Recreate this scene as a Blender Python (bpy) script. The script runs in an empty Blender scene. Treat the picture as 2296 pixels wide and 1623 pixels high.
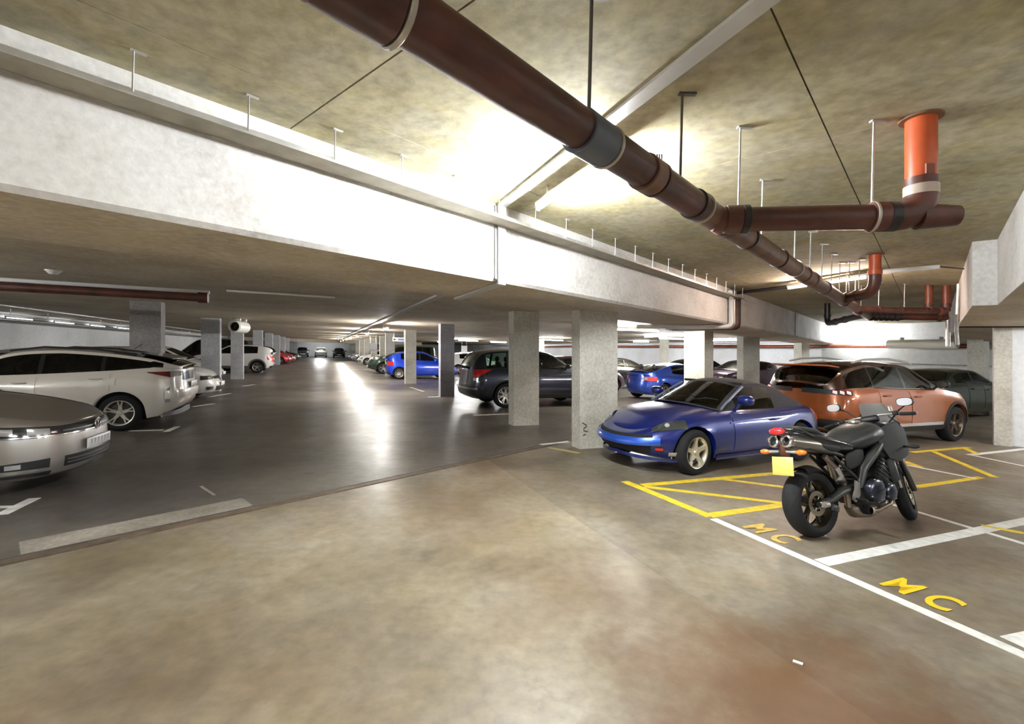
import bpy, math, random
from mathutils import Vector, Matrix, Euler
random.seed(7)
S = bpy.context.scene
COL = S.collection
pi = math.pi
FPX, CX, Y0, EYE, TILT = 1050.0, 1148.0, 788.0, 1.6, 0.025   # picture geometry: focal length, centre column, eye level row, eye height, fall of the slab

# ------------------------------------------------------------------ camera, world, exposure
cam_d = bpy.data.cameras.new('camera'); cam = bpy.data.objects.new('camera', cam_d); COL.objects.link(cam)
cam_d.sensor_fit = 'HORIZONTAL'; cam_d.sensor_width = 36.0
cam_d.lens = FPX / 2296 * 36.0
cam_d.shift_y = -(811.5 - Y0) / 2296
cam_d.clip_end = 300
cam.location = (0, 0, EYE); cam.rotation_euler = (pi / 2, 0, 0)
S.camera = cam
W = bpy.data.worlds.new('world'); S.world = W; W.use_nodes = True
W.node_tree.nodes['Background'].inputs[0].default_value = (0.8, 0.85, 1, 1)
W.node_tree.nodes['Background'].inputs[1].default_value = 0.02
S.view_settings.view_transform = 'Standard'; S.view_settings.look = 'None'
S.view_settings.gamma = 1; S.view_settings.use_curve_mapping = False
S.view_settings.exposure = 2.2
S.cycles.max_bounces = 10; S.cycles.diffuse_bounces = 6; S.cycles.glossy_bounces = 4
LAMP = 95.0          # brightness of a fluorescent tube

# ------------------------------------------------------------------ materials
MATS = {}
def nodes(name):
    m = bpy.data.materials.new(name); m.use_nodes = True
    return m, m.node_tree, m.node_tree.nodes['Principled BSDF']
def M(name, col, rough=0.5, metal=0.0, coat=0.0, spec=0.5, var=0.0, scale=6.0, bump=0.0, bscale=40.0):
    if name in MATS: return MATS[name]
    m, t, b = nodes(name)
    b.inputs['Base Color'].default_value = (*col, 1); b.inputs['Roughness'].default_value = rough
    b.inputs['Metallic'].default_value = metal; b.inputs['Coat Weight'].default_value = coat
    b.inputs['Coat Roughness'].default_value = 0.06; b.inputs['Specular IOR Level'].default_value = spec
    tc = t.nodes.new('ShaderNodeTexCoord')
    if var > 0:
        n = t.nodes.new('ShaderNodeTexNoise'); n.inputs['Scale'].default_value = scale; n.inputs['Detail'].default_value = 6
        r = t.nodes.new('ShaderNodeValToRGB')
        r.color_ramp.elements[0].position = .3; r.color_ramp.elements[1].position = .7
        r.color_ramp.elements[0].color = (*[max(0, c * (1 - var)) for c in col], 1)
        r.color_ramp.elements[1].color = (*[min(1, c * (1 + var)) for c in col], 1)
        t.links.new(tc.outputs['Object'], n.inputs['Vector']); t.links.new(n.outputs['Fac'], r.inputs['Fac'])
        t.links.new(r.outputs['Color'], b.inputs['Base Color'])
    if bump > 0:
        n2 = t.nodes.new('ShaderNodeTexNoise'); n2.inputs['Scale'].default_value = bscale; n2.inputs['Detail'].default_value = 5
        bp = t.nodes.new('ShaderNodeBump'); bp.inputs['Strength'].default_value = bump; bp.inputs['Distance'].default_value = .02
        t.links.new(tc.outputs['Object'], n2.inputs['Vector']); t.links.new(n2.outputs['Fac'], bp.inputs['Height'])
        t.links.new(bp.outputs['Normal'], b.inputs['Normal'])
    MATS[name] = m
    return m
def concrete(name, c0, c1, c2, rough=(0.75, 0.9), scale=1.0, bump=.12, stain=None, stretch=(1, 1, 1), spec=.4, tint=None, spot=None):
    m, t, b = nodes(name); L = t.links
    b.inputs['Specular IOR Level'].default_value = spec
    tc = t.nodes.new('ShaderNodeTexCoord'); mp = t.nodes.new('ShaderNodeMapping'); mp.inputs['Scale'].default_value = stretch
    L.new(tc.outputs['Object'], mp.inputs['Vector'])
    def noise(sc, det, rg=.55, dist=0.0):
        n = t.nodes.new('ShaderNodeTexNoise'); n.inputs['Scale'].default_value = sc * scale; n.inputs['Detail'].default_value = det
        n.inputs['Roughness'].default_value = rg; n.inputs['Distortion'].default_value = dist
        L.new(mp.outputs['Vector'], n.inputs['Vector']); return n
    n1 = noise(.9, 9, .58, .1); r = t.nodes.new('ShaderNodeValToRGB')
    r.color_ramp.elements[0].position = .3; r.color_ramp.elements[0].color = (*c0, 1)
    r.color_ramp.elements[1].position = .7; r.color_ramp.elements[1].color = (*c2, 1)
    e = r.color_ramp.elements.new(.5); e.color = (*c1, 1)
    L.new(n1.outputs['Fac'], r.inputs['Fac'])
    out = r.outputs['Color']
    n2 = noise(14, 6, .6)
    mx = t.nodes.new('ShaderNodeMix'); mx.data_type = 'RGBA'; mx.blend_type = 'OVERLAY'; mx.inputs['Factor'].default_value = .4
    L.new(out, mx.inputs['A'])
    r2 = t.nodes.new('ShaderNodeValToRGB'); r2.color_ramp.elements[0].position = .3; r2.color_ramp.elements[1].position = .7; r2.color_ramp.elements[0].color = (.22, .2, .17, 1); r2.color_ramp.elements[1].color = (.8, .79, .76, 1)
    L.new(n2.outputs['Fac'], r2.inputs['Fac']); L.new(r2.outputs['Color'], mx.inputs['B'])
    out = mx.outputs['Result']
    if stain:
        n3 = noise(.45, 6, .55, .2); r3 = t.nodes.new('ShaderNodeValToRGB')
        r3.color_ramp.elements[0].position = .46; r3.color_ramp.elements[0].color = (0, 0, 0, 1)
        r3.color_ramp.elements[1].position = .85; r3.color_ramp.elements[1].color = (1, 1, 1, 1)
        off = t.nodes.new('ShaderNodeVectorMath'); off.operation = 'ADD'; off.inputs[1].default_value = (7.3, 1.1, 3.7)
        L.new(mp.outputs['Vector'], off.inputs[0]); L.new(off.outputs['Vector'], n3.inputs['Vector'])
        L.new(n3.outputs['Fac'], r3.inputs['Fac'])
        mul = t.nodes.new('ShaderNodeMath'); mul.operation = 'MULTIPLY'; mul.inputs[1].default_value = stain[1]
        L.new(r3.outputs['Color'], mul.inputs[0])
        m3 = t.nodes.new('ShaderNodeMix'); m3.data_type = 'RGBA'
        L.new(mul.outputs['Value'], m3.inputs['Factor']); L.new(out, m3.inputs['A']); m3.inputs['B'].default_value = (*stain[0], 1)
        out = m3.outputs['Result']
    if spot:
        sub = t.nodes.new('ShaderNodeVectorMath'); sub.operation = 'DISTANCE'; sub.inputs[1].default_value = (spot[0], spot[1], 0)
        L.new(tc.outputs['Object'], sub.inputs[0]); n7 = noise(3.5, 8, .65)
        ad = t.nodes.new('ShaderNodeMath'); ad.operation = 'MULTIPLY_ADD'; ad.inputs[1].default_value = 2.2; L.new(n7.outputs['Fac'], ad.inputs[0]); L.new(sub.outputs['Value'], ad.inputs[2])
        m7 = t.nodes.new('ShaderNodeMapRange'); m7.inputs['From Min'].default_value = spot[2] * .5 + .9; m7.inputs['From Max'].default_value = spot[2] + 1.15; m7.inputs['To Min'].default_value = spot[4]; m7.inputs['To Max'].default_value = 0
        L.new(ad.outputs['Value'], m7.inputs['Value']); m8 = t.nodes.new('ShaderNodeMix'); m8.data_type = 'RGBA'
        L.new(m7.outputs['Result'], m8.inputs['Factor']); L.new(out, m8.inputs['A']); m8.inputs['B'].default_value = (*spot[3], 1)
        out = m8.outputs['Result']
    if tint:
        n6 = noise(2.6, 5, .6, .3); r6 = t.nodes.new('ShaderNodeValToRGB')
        r6.color_ramp.elements[0].position = .4; r6.color_ramp.elements[0].color = (0, 0, 0, 1); r6.color_ramp.elements[1].position = .68; r6.color_ramp.elements[1].color = (tint[1],) * 3 + (1,)
        L.new(n6.outputs['Fac'], r6.inputs['Fac']); m6 = t.nodes.new('ShaderNodeMix'); m6.data_type = 'RGBA'; m6.blend_type = 'MULTIPLY'
        L.new(r6.outputs['Color'], m6.inputs['Factor']); L.new(out, m6.inputs['A']); m6.inputs['B'].default_value = (*tint[0], 1)
        out = m6.outputs['Result']
    L.new(out, b.inputs['Base Color'])
    mr = t.nodes.new('ShaderNodeMapRange'); mr.inputs['From Min'].default_value = .3; mr.inputs['From Max'].default_value = .7
    mr.inputs['To Min'].default_value = rough[0]; mr.inputs['To Max'].default_value = rough[1]
    n4 = noise(2.2, 6, .6); L.new(n4.outputs['Fac'], mr.inputs['Value']); L.new(mr.outputs['Result'], b.inputs['Roughness'])
    if bump:
        bp = t.nodes.new('ShaderNodeBump'); bp.inputs['Strength'].default_value = bump; bp.inputs['Distance'].default_value = .01
        n5 = noise(9, 8, .65); L.new(n5.outputs['Fac'], bp.inputs['Height']); L.new(bp.outputs['Normal'], b.inputs['Normal'])
    MATS[name] = m
    return m
def emit(name, col, s):
    if name in MATS: return MATS[name]
    m = bpy.data.materials.new(name); m.use_nodes = True; t = m.node_tree
    b = t.nodes['Principled BSDF']; b.inputs['Base Color'].default_value = (.9, .9, .9, 1)
    b.inputs['Emission Color'].default_value = (*col, 1); b.inputs['Emission Strength'].default_value = s
    MATS[name] = m; return m
def glass(name, tint, through, rough=.03):
    if name in MATS: return MATS[name]
    m = bpy.data.materials.new(name); m.use_nodes = True; t = m.node_tree; L = t.links
    for n in list(t.nodes):
        if n.type == 'BSDF_PRINCIPLED': t.nodes.remove(n)
    o = [n for n in t.nodes if n.type == 'OUTPUT_MATERIAL'][0]
    tr = t.nodes.new('ShaderNodeBsdfTransparent'); tr.inputs[0].default_value = (*[c * through for c in tint], 1)
    gl = t.nodes.new('ShaderNodeBsdfGlossy'); gl.inputs['Roughness'].default_value = rough; gl.inputs['Color'].default_value = (.9, .95, .92, 1)
    fr = t.nodes.new('ShaderNodeFresnel'); fr.inputs['IOR'].default_value = 1.6
    mx = t.nodes.new('ShaderNodeMixShader')
    L.new(fr.outputs[0], mx.inputs[0]); L.new(tr.outputs[0], mx.inputs[1]); L.new(gl.outputs[0], mx.inputs[2]); L.new(mx.outputs[0], o.inputs['Surface'])
    MATS[name] = m; return m
def paint(name, col, metal=.35, rough=.32):
    return M('paint ' + name, col, rough, metal, 1.0)

BLACK = M('black plastic', (.012, .012, .013), .5)
DARK = M('dark cavity', (.006, .006, .007), .9)
RUBBER = M('tyre rubber', (.011, .011, .012), .8, 0, 0, .3, bump=.2, bscale=90)
ALLOY = M('alloy', (.55, .54, .5), .3, .85)
ALLOYD = M('dark alloy', (.2, .19, .19), .35, .8)
CHROME = M('chrome', (.8, .8, .82), .12, 1.0)
STEEL = M('galvanised steel', (.62, .62, .6), .38, .75, var=.15, scale=9)
CAST = M('cast metal', (.28, .28, .27), .42, .8, var=.15, scale=20)
GLASSD = glass('tinted glass', (.55, .72, .62), .16)
GLASSC = glass('clear glass', (.7, .9, .8), .6)
LENS = M('lamp lens', (.62, .64, .66), .08, .55, 1.0)
LENSD = M('dark lamp housing', (.03, .03, .035), .15, .2, 1.0)
RED = M('red lens', (.55, .01, .015), .15, 0, 1.0)
AMBER = M('amber lens', (.9, .2, .02), .2, 0, 1.0)
SEAT = M('car seat cloth', (.03, .03, .033), .9)
YPLATE = M('yellow plate', (.74, .66, .15), .4)
WPLATE = M('white plate', (.72, .73, .74), .4)

# ------------------------------------------------------------------ places
AD = (0.668, 0.744); AN = (-0.744, 0.668)      # along / across the high driveway bay
BM = (0.926, 0.378); BV = (-0.378, 0.926)      # across / along the parking aisle
def DN(d, n): return (d * AD[0] + n * AN[0], d * AD[1] + n * AN[1])
def MV(m, v): return (m * BM[0] + v * BV[0], m * BM[1] + v * BV[1])
def toDN(x, y): return (x * AD[0] + y * AD[1], x * AN[0] + y * AN[1])
def toMV(x, y): return (x * BM[0] + y * BM[1], x * BV[0] + y * BV[1])
def zf(x): return -TILT * x
def at(px, py, h=0.0):                          # the point of the slab (or of the level h above it) seen at a spot of the photograph
    y = (EYE - h) * FPX / (py - (Y0 + TILT * (px - CX)))
    x = (px - CX) / FPX * y
    return Vector((x, y, h + zf(x)))
def G(x, y, h=0.0): return Vector((x, y, h + zf(x)))

# ------------------------------------------------------------------ mesh building
class MB:
    def __init__(s): s.v = []; s.f = []
    def add(s, vs, fs):
        k = len(s.v); s.v += [tuple(p) for p in vs]; s.f += [tuple(i + k for i in f) for f in fs]; return s
    def grid(s, rows, close=False):
        k = len(s.v); n = len(rows[0])
        for r in rows: s.v += [tuple(p) for p in r]
        for i in range(len(rows) - 1):
            for j in range(n if close else n - 1):
                a = k + i * n + j; b = k + i * n + (j + 1) % n
                s.f.append((a, b, b + n, a + n))
        return s
    def box(s, c, d, R=None, bev=0.0):
        c = Vector(c); h = [q / 2 for q in d]
        if bev <= 0:
            vs = [Vector((x * h[0], y * h[1], z * h[2])) for z in (-1, 1) for y in (-1, 1) for x in (-1, 1)]
            fs = [(0, 2, 3, 1), (4, 5, 7, 6), (0, 1, 5, 4), (2, 6, 7, 3), (0, 4, 6, 2), (1, 3, 7, 5)]
        else:
            b = min(bev, min(h) * .95); rows = []
            def ring(z, ins):
                x, y = h[0] - ins, h[1] - ins; q = b
                return [Vector(p) for p in ((-x + q, -y, z), (x - q, -y, z), (x, -y + q, z), (x, y - q, z), (x - q, y, z), (-x + q, y, z), (-x, y - q, z), (-x, -y + q, z))]
            q = b
            rr = [ring(-h[2], b * .6), ring(-h[2] + b, 0), ring(h[2] - b, 0), ring(h[2], b * .6)]
            vs = [p for r in rr for p in r]; fs = [tuple(reversed(range(8))), tuple(range(24, 32))]
            for i in range(3):
                for j in range(8): fs.append((i * 8 + j, i * 8 + (j + 1) % 8, i * 8 + 8 + (j + 1) % 8, i * 8 + 8 + j))
        if R is not None: vs = [R @ p for p in vs]
        return s.add([p + c for p in vs], fs)
    def tube(s, path, r, n=10, caps=True, flat=1.0):
        path = [Vector(p) for p in path]; rows = []; prev = None
        for i, p in enumerate(path):
            t = (path[min(i + 1, len(path) - 1)] - path[max(i - 1, 0)]).normalized()
            if prev is None:
                a = t.orthogonal().normalized() if abs(t.z) > .9 else Vector((0, 0, 1)).cross(t).normalized()
            else:
                a = (prev - t * prev.dot(t)).normalized()
            prev = a; b = t.cross(a); rr = r[i] if isinstance(r, (list, tuple)) else r
            rows.append([p + a * math.cos(2 * pi * k / n) * rr + b * math.sin(2 * pi * k / n) * rr * flat for k in range(n)])
        k0 = len(s.v); s.grid(rows, True)
        if caps:
            s.f.append(tuple(k0 + k for k in reversed(range(n)))); m = k0 + (len(rows) - 1) * n
            s.f.append(tuple(m + k for k in range(n)))
        return s
    def lathe(s, prof, c=(0, 0, 0), axis='y', n=24, caps=False):
        c = Vector(c); rows = []
        for (r, h) in prof:
            row = []
            for k in range(n):
                a = 2 * pi * k / n; x, y = r * math.cos(a), r * math.sin(a)
                row.append(c + (Vector((x, h, y)) if axis == 'y' else Vector((x, y, h)) if axis == 'z' else Vector((h, x, y))))
            rows.append(row)
        k0 = len(s.v); s.grid(rows, True)
        if caps:
            s.f.append(tuple(k0 + k for k in range(n))); m = k0 + (len(rows) - 1) * n; s.f.append(tuple(m + k for k in reversed(range(n))))
        return s
    def prism(s, poly, h0, h1):                  # poly of (x, y); both ends follow the fall of the slab
        n = len(poly); vs = [G(x, y, h0) for x, y in poly] + [G(x, y, h1) for x, y in poly]
        a = sum(poly[i][0] * poly[(i + 1) % n][1] - poly[(i + 1) % n][0] * poly[i][1] for i in range(n))
        fs = [tuple(reversed(range(n))), tuple(range(n, 2 * n))] + [(i, (i + 1) % n, n + (i + 1) % n, n + i) for i in range(n)]
        if a < 0: fs = [tuple(reversed(f)) for f in fs]
        return s.add(vs, fs)
    def extrude(s, poly, d, o=(0, 0, 0), axis='y'):   # poly of (x, z), thickness d along y, centred
        n = len(poly); o = Vector(o)
        vs = [o + Vector((p[0], -d / 2, p[1])) for p in poly] + [o + Vector((p[0], d / 2, p[1])) for p in poly]
        return s.add(vs, [tuple(range(n)), tuple(reversed(range(n, 2 * n)))] + [(i, n + i, n + (i + 1) % n, (i + 1) % n) for i in range(n)])
    def ell(s, c, r, nu=12, nv=8, R=None):
        rows = []; c = Vector(c)
        for i in range(nv + 1):
            a = -pi / 2 + pi * i / nv; row = []
            for j in range(nu):
                b = 2 * pi * j / nu; p = Vector((r[0] * math.cos(a) * math.cos(b), r[1] * math.cos(a) * math.sin(b), r[2] * math.sin(a)))
                row.append(c + (R @ p if R else p))
            rows.append(row)
        return s.grid(rows, True)
    def mirror_y(s):
        k = len(s.v); s.v += [(x, -y, z) for x, y, z in s.v]; s.f += [tuple(i + k for i in reversed(f)) for f in s.f]; return s
    def mesh(s, name, mat, ang=38):
        me = bpy.data.meshes.new(name); me.from_pydata(s.v, [], s.f); me.materials.append(mat)
        if ang: me.shade_smooth(); me.set_sharp_from_angle(angle=math.radians(ang))
        me.update(); return me
    def build(s, name, mat, parent=None, ang=38):
        return put(name, s.mesh(name, mat, ang), parent)
def put(name, me, parent=None):
    o = bpy.data.objects.new(name, me); COL.objects.link(o)
    if parent: o.parent = parent
    return o
def tag(o, label, cat, group=None):
    o['label'] = label; o['category'] = cat
    if group: o['group'] = group
    return o
def thing(name, label, cat, loc=(0, 0, 0), rz=0.0, group=None, tilt=True):
    o = bpy.data.objects.new(name, None); COL.objects.link(o); o.empty_display_size = .1
    R = Matrix.Rotation(rz, 3, 'Z')
    if tilt: R = Matrix.Rotation(math.atan(TILT), 3, 'Y') @ R
    o.location = loc; o.rotation_euler = R.to_euler()
    return tag(o, label, cat, group)
ORD = 'first second third fourth fifth sixth seventh eighth ninth tenth eleventh twelfth thirteenth fourteenth fifteenth'.split()
def structure(o): o['kind'] = 'structure'; return o
def clip(poly, a, b, c):                          # keep the side where a*x + b*y >= c
    out = []
    for i in range(len(poly)):
        p, q = poly[i], poly[(i + 1) % len(poly)]; dp = a * p[0] + b * p[1] - c; dq = a * q[0] + b * q[1] - c
        if dp >= 0: out.append(p)
        if (dp >= 0) != (dq >= 0):
            t = dp / (dp - dq); out.append((p[0] + (q[0] - p[0]) * t, p[1] + (q[1] - p[1]) * t))
    return out
def cut(poly, n0=None, n1=None, d0=None, d1=None, m0=None, m1=None, v0=None, v1=None):
    for ax, lo, hi in ((AN, n0, n1), (AD, d0, d1), (BM, m0, m1), (BV, v0, v1)):
        if lo is not None: poly = clip(poly, ax[0], ax[1], lo)
        if hi is not None: poly = clip(poly, -ax[0], -ax[1], -hi)
    return poly
# ------------------------------------------------------------------ the setting
HI, LO, LOB = 3.14, 2.48, 2.33                   # high ceiling, low ceiling, beam soffit
ROOM = [MV(-9.6, -14), MV(22, -14), MV(22, 82), MV(-9.6, 82)]
FL_DRIVE = concrete('driveway concrete', (.105, .084, .058), (.2, .17, .126), (.33, .295, .24), rough=(.29, .4), scale=.7, bump=.05, stain=((.15, .07, .036), .85), spec=.6, tint=((1, .93, .72), .6), spot=(1.35, 1.95, 1.1, (.135, .07, .035), .75))
FL_BAY = concrete('bay concrete', (.1, .084, .062), (.18, .157, .122), (.28, .255, .215), rough=(.36, .55), scale=.7, bump=.08, stain=((.13, .065, .036), .8), spec=.5, tint=((1, .93, .75), .7), spot=(1.35, 1.95, 1.1, (.125, .065, .034), .75))
FL_HALL = concrete('polished hall concrete', (.085, .074, .064), (.13, .116, .1), (.18, .162, .136), rough=(.3, .42), scale=.5, bump=.03, stain=((.035, .028, .032), .85), spec=.3)
FL_PATCH = concrete('repair mortar', (.17, .155, .13), (.27, .245, .21), (.36, .33, .29), rough=(.45, .65), scale=2)
CEIL = concrete('ceiling concrete', (.3, .27, .185), (.41, .38, .28), (.52, .49, .38), rough=(.8, .95), scale=.8, bump=.25, stain=((.2, .16, .07), .5), tint=((1, .95, .68), .8))
SOFF = concrete('soffit concrete', (.46, .405, .32), (.58, .52, .425), (.67, .61, .52), rough=(.55, .75), scale=1.1, bump=.2, stain=((.36, .29, .2), .6), tint=((1, .93, .78), .7))
FASC = concrete('painted beam face', (.5, .49, .475), (.64, .63, .615), (.74, .73, .715), rough=(.7, .9), scale=1.5, bump=.3, stain=((.38, .37, .345), .45))
WALLM = concrete('white painted wall', (.66, .67, .69), (.74, .75, .77), (.8, .81, .83), rough=(.7, .85), scale=.9, bump=.1)
COLM = concrete('column concrete', (.42, .41, .36), (.54, .53, .48), (.63, .62, .57), rough=(.7, .9), scale=1.6, bump=.12, stain=((.25, .22, .17), .35))
YEL = M('yellow road paint', (.74, .54, .03), .5, var=.22, scale=14)
WHT = M('white road paint', (.74, .74, .7), .5, var=.18, scale=14)

fl = structure(MB().prism(cut(ROOM, n0=5.03), -.3, 0).build('floor', FL_HALL, ang=0))
MB().prism(cut(ROOM, n1=4.87, m1=2.28), -.3, 0).build('driveway_slab', FL_DRIVE, fl, 0)
MB().prism(cut(ROOM, n1=4.87, m0=2.28), -.3, 0).build('bay_slab', FL_BAY, fl, 0)
MB().prism(cut(ROOM, n0=4.87, n1=5.03), -.3, -.03).build('drain_channel', DARK, fl, 0)
MB().prism(cut(ROOM, n0=4.9, n1=5.0), -.03, .002).build('drain_cover', M('rusty cover', (.16, .12, .085), .5, .3, var=.3, scale=8), fl, 0)
MB().prism(cut(ROOM, n0=5.04, n1=5.36, d0=.15, d1=1.75), 0, .002).build('mortar_strip', FL_PATCH, fl, 0)

def mark(p, q, w, mat, name='bay_line', ext=0.0, h=.003):
    p, q = Vector(p[:2]), Vector(q[:2]); t = (q - p).normalized(); n = Vector((-t.y, t.x)) * w / 2; p = p - t * ext; q = q + t * ext
    MB().prism([tuple(p - n), tuple(q - n), tuple(q + n), tuple(p + n)], -.001, h).build(name, mat, fl, 0)
def line_px(a, b, w, mat, name='bay_line', ext=0.0, h=.003): mark(at(*a), at(*b), w, mat, name, ext, h)
M0 = 3.54
line_px((1400, 1079), (1593, 1158), .11, YEL)
mark(MV(3.58, 3.52), MV(3.58, -2), .085, WHT)
line_px((1440, 1088), (1800, 1056), .11, YEL, h=.0036)
line_px((1445, 1091), (1770, 1130), .085, YEL, h=.0042)
line_px((1612, 1073), (1880, 1108), .085, YEL, h=.0032)
line_px((1590, 1156), (1775, 1130), .12, YEL, h=.0045)
mark(at(1842, 1262), at(2290, 1170), .12, WHT, h=.0038); mark(at(2290, 1170), at(2700, 1086), .12, WHT, h=.0038)
line_px((2272, 1441), (2480, 1396), .12, WHT, h=.0038)
line_px((1960, 1119), (2400, 1250), .06, WHT, h=.0034)
line_px((2200, 1178), (2330, 1202), .07, YEL, h=.004)
line_px((2052, 1092), (2200, 1070), .09, YEL)
line_px((2045, 1014), (2172, 1003), .1, YEL)
line_px((2092, 1012), (2230, 1070), .1, YEL, h=.0036)
line_px((2160, 1004), (2192, 1018), .1, YEL, h=.0042)
line_px((2026, 1034), (2062, 1047), .12, YEL, h=.0036)
line_px((2030, 1042), (2188, 1073), .06, WHT, h=.004)
line_px((2172, 1020), (2330, 1003), .1, WHT)
line_px((2186, 1022), (2330, 1052), .06, WHT, h=.0036)
line_px((2, 1154), (78, 1117), .1, WHT, h=.0036); line_px((-20, 1137), (40, 1136), .06, WHT, h=.003)
line_px((1062, 931), (1140, 928), .12, WHT); line_px((1212, 997), (1276, 990), .1, WHT); line_px((1228, 1003), (1300, 1016), .09, M('faded yellow paint', (.5, .4, .13), .5))
line_px((960, 890), (1010, 888), .12, WHT); line_px((920, 868), (950, 878), .1, WHT)
line_px((372, 968), (398, 956), .1, WHT); line_px((290, 966), (365, 964), .1, WHT)
line_px((430, 912), (480, 905), .1, WHT); line_px((468, 890), (516, 882), .1, WHT); line_px((545, 866), (570, 862), .12, WHT)
line_px((450, 1090), (480, 1110), .03, FL_PATCH, 'scratch_mark')
# lettering on the bays
def letters(word, p0, along, size, squash, mat, gap):
    al = Vector(along).normalized(); up = Vector((-al.y, al.x)); x = 0.0
    for ch in word:
        cu = bpy.data.curves.new('t', 'FONT'); cu.body = ch; cu.size = 1.0; cu.offset = .026
        tmp = bpy.data.objects.new('t', cu); COL.objects.link(tmp)
        me = bpy.data.meshes.new_from_object(tmp.evaluated_get(bpy.context.evaluated_depsgraph_get()))
        bpy.data.objects.remove(tmp); bpy.data.curves.remove(cu)
        xs = [v.co.x for v in me.vertices]; x0 = min(xs); w = (max(xs) - x0) * squash
        mb = MB(); vs = []
        for v in me.vertices:
            q = Vector(p0[:2]) + al * (x + (v.co.x - x0) * squash) + up * (v.co.y * size)
            vs.append(G(q.x, q.y, .004))
        mb.add(vs, [tuple(p.vertices) for p in me.polygons]); bpy.data.meshes.remove(me)
        mb.build('letter', mat, fl, 0); x += w + gap
letters('MC', at(1972, 1309), (.378, -.926), .38, .23, M('letter yellow', (.82, .55, .02), .5, var=.1, scale=20), .075)
letters('MC', at(1664, 1181), (.378, -.926), .37, .25, M('worn letter yellow', (.6, .42, .09), .5, var=.3, scale=20), .085)
o = MB().box(G(*at(1789, 1487)[:2], .004), (.02, .045, .006), Matrix.Rotation(.9, 3, 'Z')).build('paper_scrap', M('white paper', (.8, .78, .75), .7))
tag(o, 'tiny white scrap of paper lying alone on the brown driveway floor', 'paper')

def rdn_(d0, d1, n0, n1): return [DN(d0, n0), DN(d1, n0), DN(d1, n1), DN(d0, n1)]
# ceilings
ce = structure(MB().prism(cut(ROOM, n0=-.6, n1=3.42), HI + .03, HI + .3).build('ceiling', M('joint shadow', (.2, .18, .14), .9), ang=0))
ns = [-.62, .53, 2.88, 3.42]; ds = [1.42 + 2.48 * k for k in range(-6, 12)]
for i in range(3):
    for k in range(len(ds) - 1):
        g = .0055
        pl = cut(ROOM, n0=ns[i] + g * .8, n1=ns[i + 1] - g * .8, d0=ds[k] + (g if k == 6 else g * .4), d1=ds[k + 1] - (g if k == 5 else g * .4))
        if len(pl) > 2: MB().prism(pl, HI, HI + .03).build('ceiling_panel', CEIL, ce, 0)
structure(MB().prism(cut(ROOM, n0=4.95), LO, LO + .3).build('ceiling_1', SOFF, ang=0))
structure(MB().prism(cut(ROOM, n1=-2.2), LO, LO + .3).build('ceiling_2', SOFF, ang=0))
b1 = structure(MB().prism(cut(ROOM, n0=3.4, n1=4.95), LOB + .035, HI + .3).build('beam', FASC, ang=0))
MB().prism(cut(ROOM, n0=3.43, n1=4.95), LOB, LOB + .035).build('soffit', SOFF, b1, 0)
def chamfer(d0, d1, n0, n1):
    q = [DN(d0, n0), DN(d1, n0), DN(d1, n1), DN(d0, n1)]; m = MB()
    m.add([G(*q[0], LOB + .035), G(*q[1], LOB + .035), G(*q[2], LOB), G(*q[3], LOB)], [(0, 1, 2, 3)]); return m
chamfer(-9, 26, 3.4, 3.43).build('chamfer', FASC, b1, 0)
MB().prism(rdn_(17.9, 18.35, 3.385, 3.4), LOB + .03, HI).build('joint_strip', M('dark joint strip', (.2, .17, .12), .7), b1, 0)
b2 = structure(MB().prism(cut(ROOM, n0=-2.2, n1=-.6, d1=8.33), LOB, HI + .3).build('beam', FASC, ang=0))
MB().prism(cut(ROOM, n0=-2.2, n1=-.376, d0=8.331), LOB, HI + .3).build('beam_step', FASC, b2, 0)
MB().prism(cut(ROOM, n0=-2.19, n1=-.62, d1=8.33), LOB - .004, LOB + .02).build('soffit', SOFF, b2, 0)
MB().prism(cut(ROOM, n0=-2.19, n1=-.39, d0=8.34), LOB - .004, LOB + .02).build('soffit', SOFF, b2, 0)
# cross beam over the far aisle and the lower ceiling behind it
structure(MB().prism(cut(ROOM, v0=60, v1=60.6, m1=12), 2.1, LO + .1).build('beam', SOFF, ang=0))
# walls
def wall(name, poly, h0=-.3, h1=HI + .3, mat=WALLM): return structure(MB().prism(poly, h0, h1).build(name, mat, ang=0))
def rect(m0, m1, v0, v1): return [MV(m0, v0), MV(m1, v0), MV(m1, v1), MV(m0, v1)]
def rdn(d0, d1, n0, n1): return [DN(d0, n0), DN(d1, n0), DN(d1, n1), DN(d0, n1)]
wall('wall_left', rect(-9.9, -9.6, -14, 82)); wall('wall_right', rect(22, 22.3, -14, 82))
wall('wall_far', rect(-9.9, 22.3, 82, 82.3)); wall('wall_near', rect(-9.9, 22.3, -14.3, -14))
wall('wall_partition', rdn(13.32, 13.52, -9, -1.16), 0, LOB + .1)
structure(MB().prism(cut(ROOM, m0=21.4, v0=1, v1=14.6, n0=-3, n1=5), 1.52, 2.12).build('trim_1', M('grey band', (.5, .5, .49), .8, var=.08), ang=0))
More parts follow.
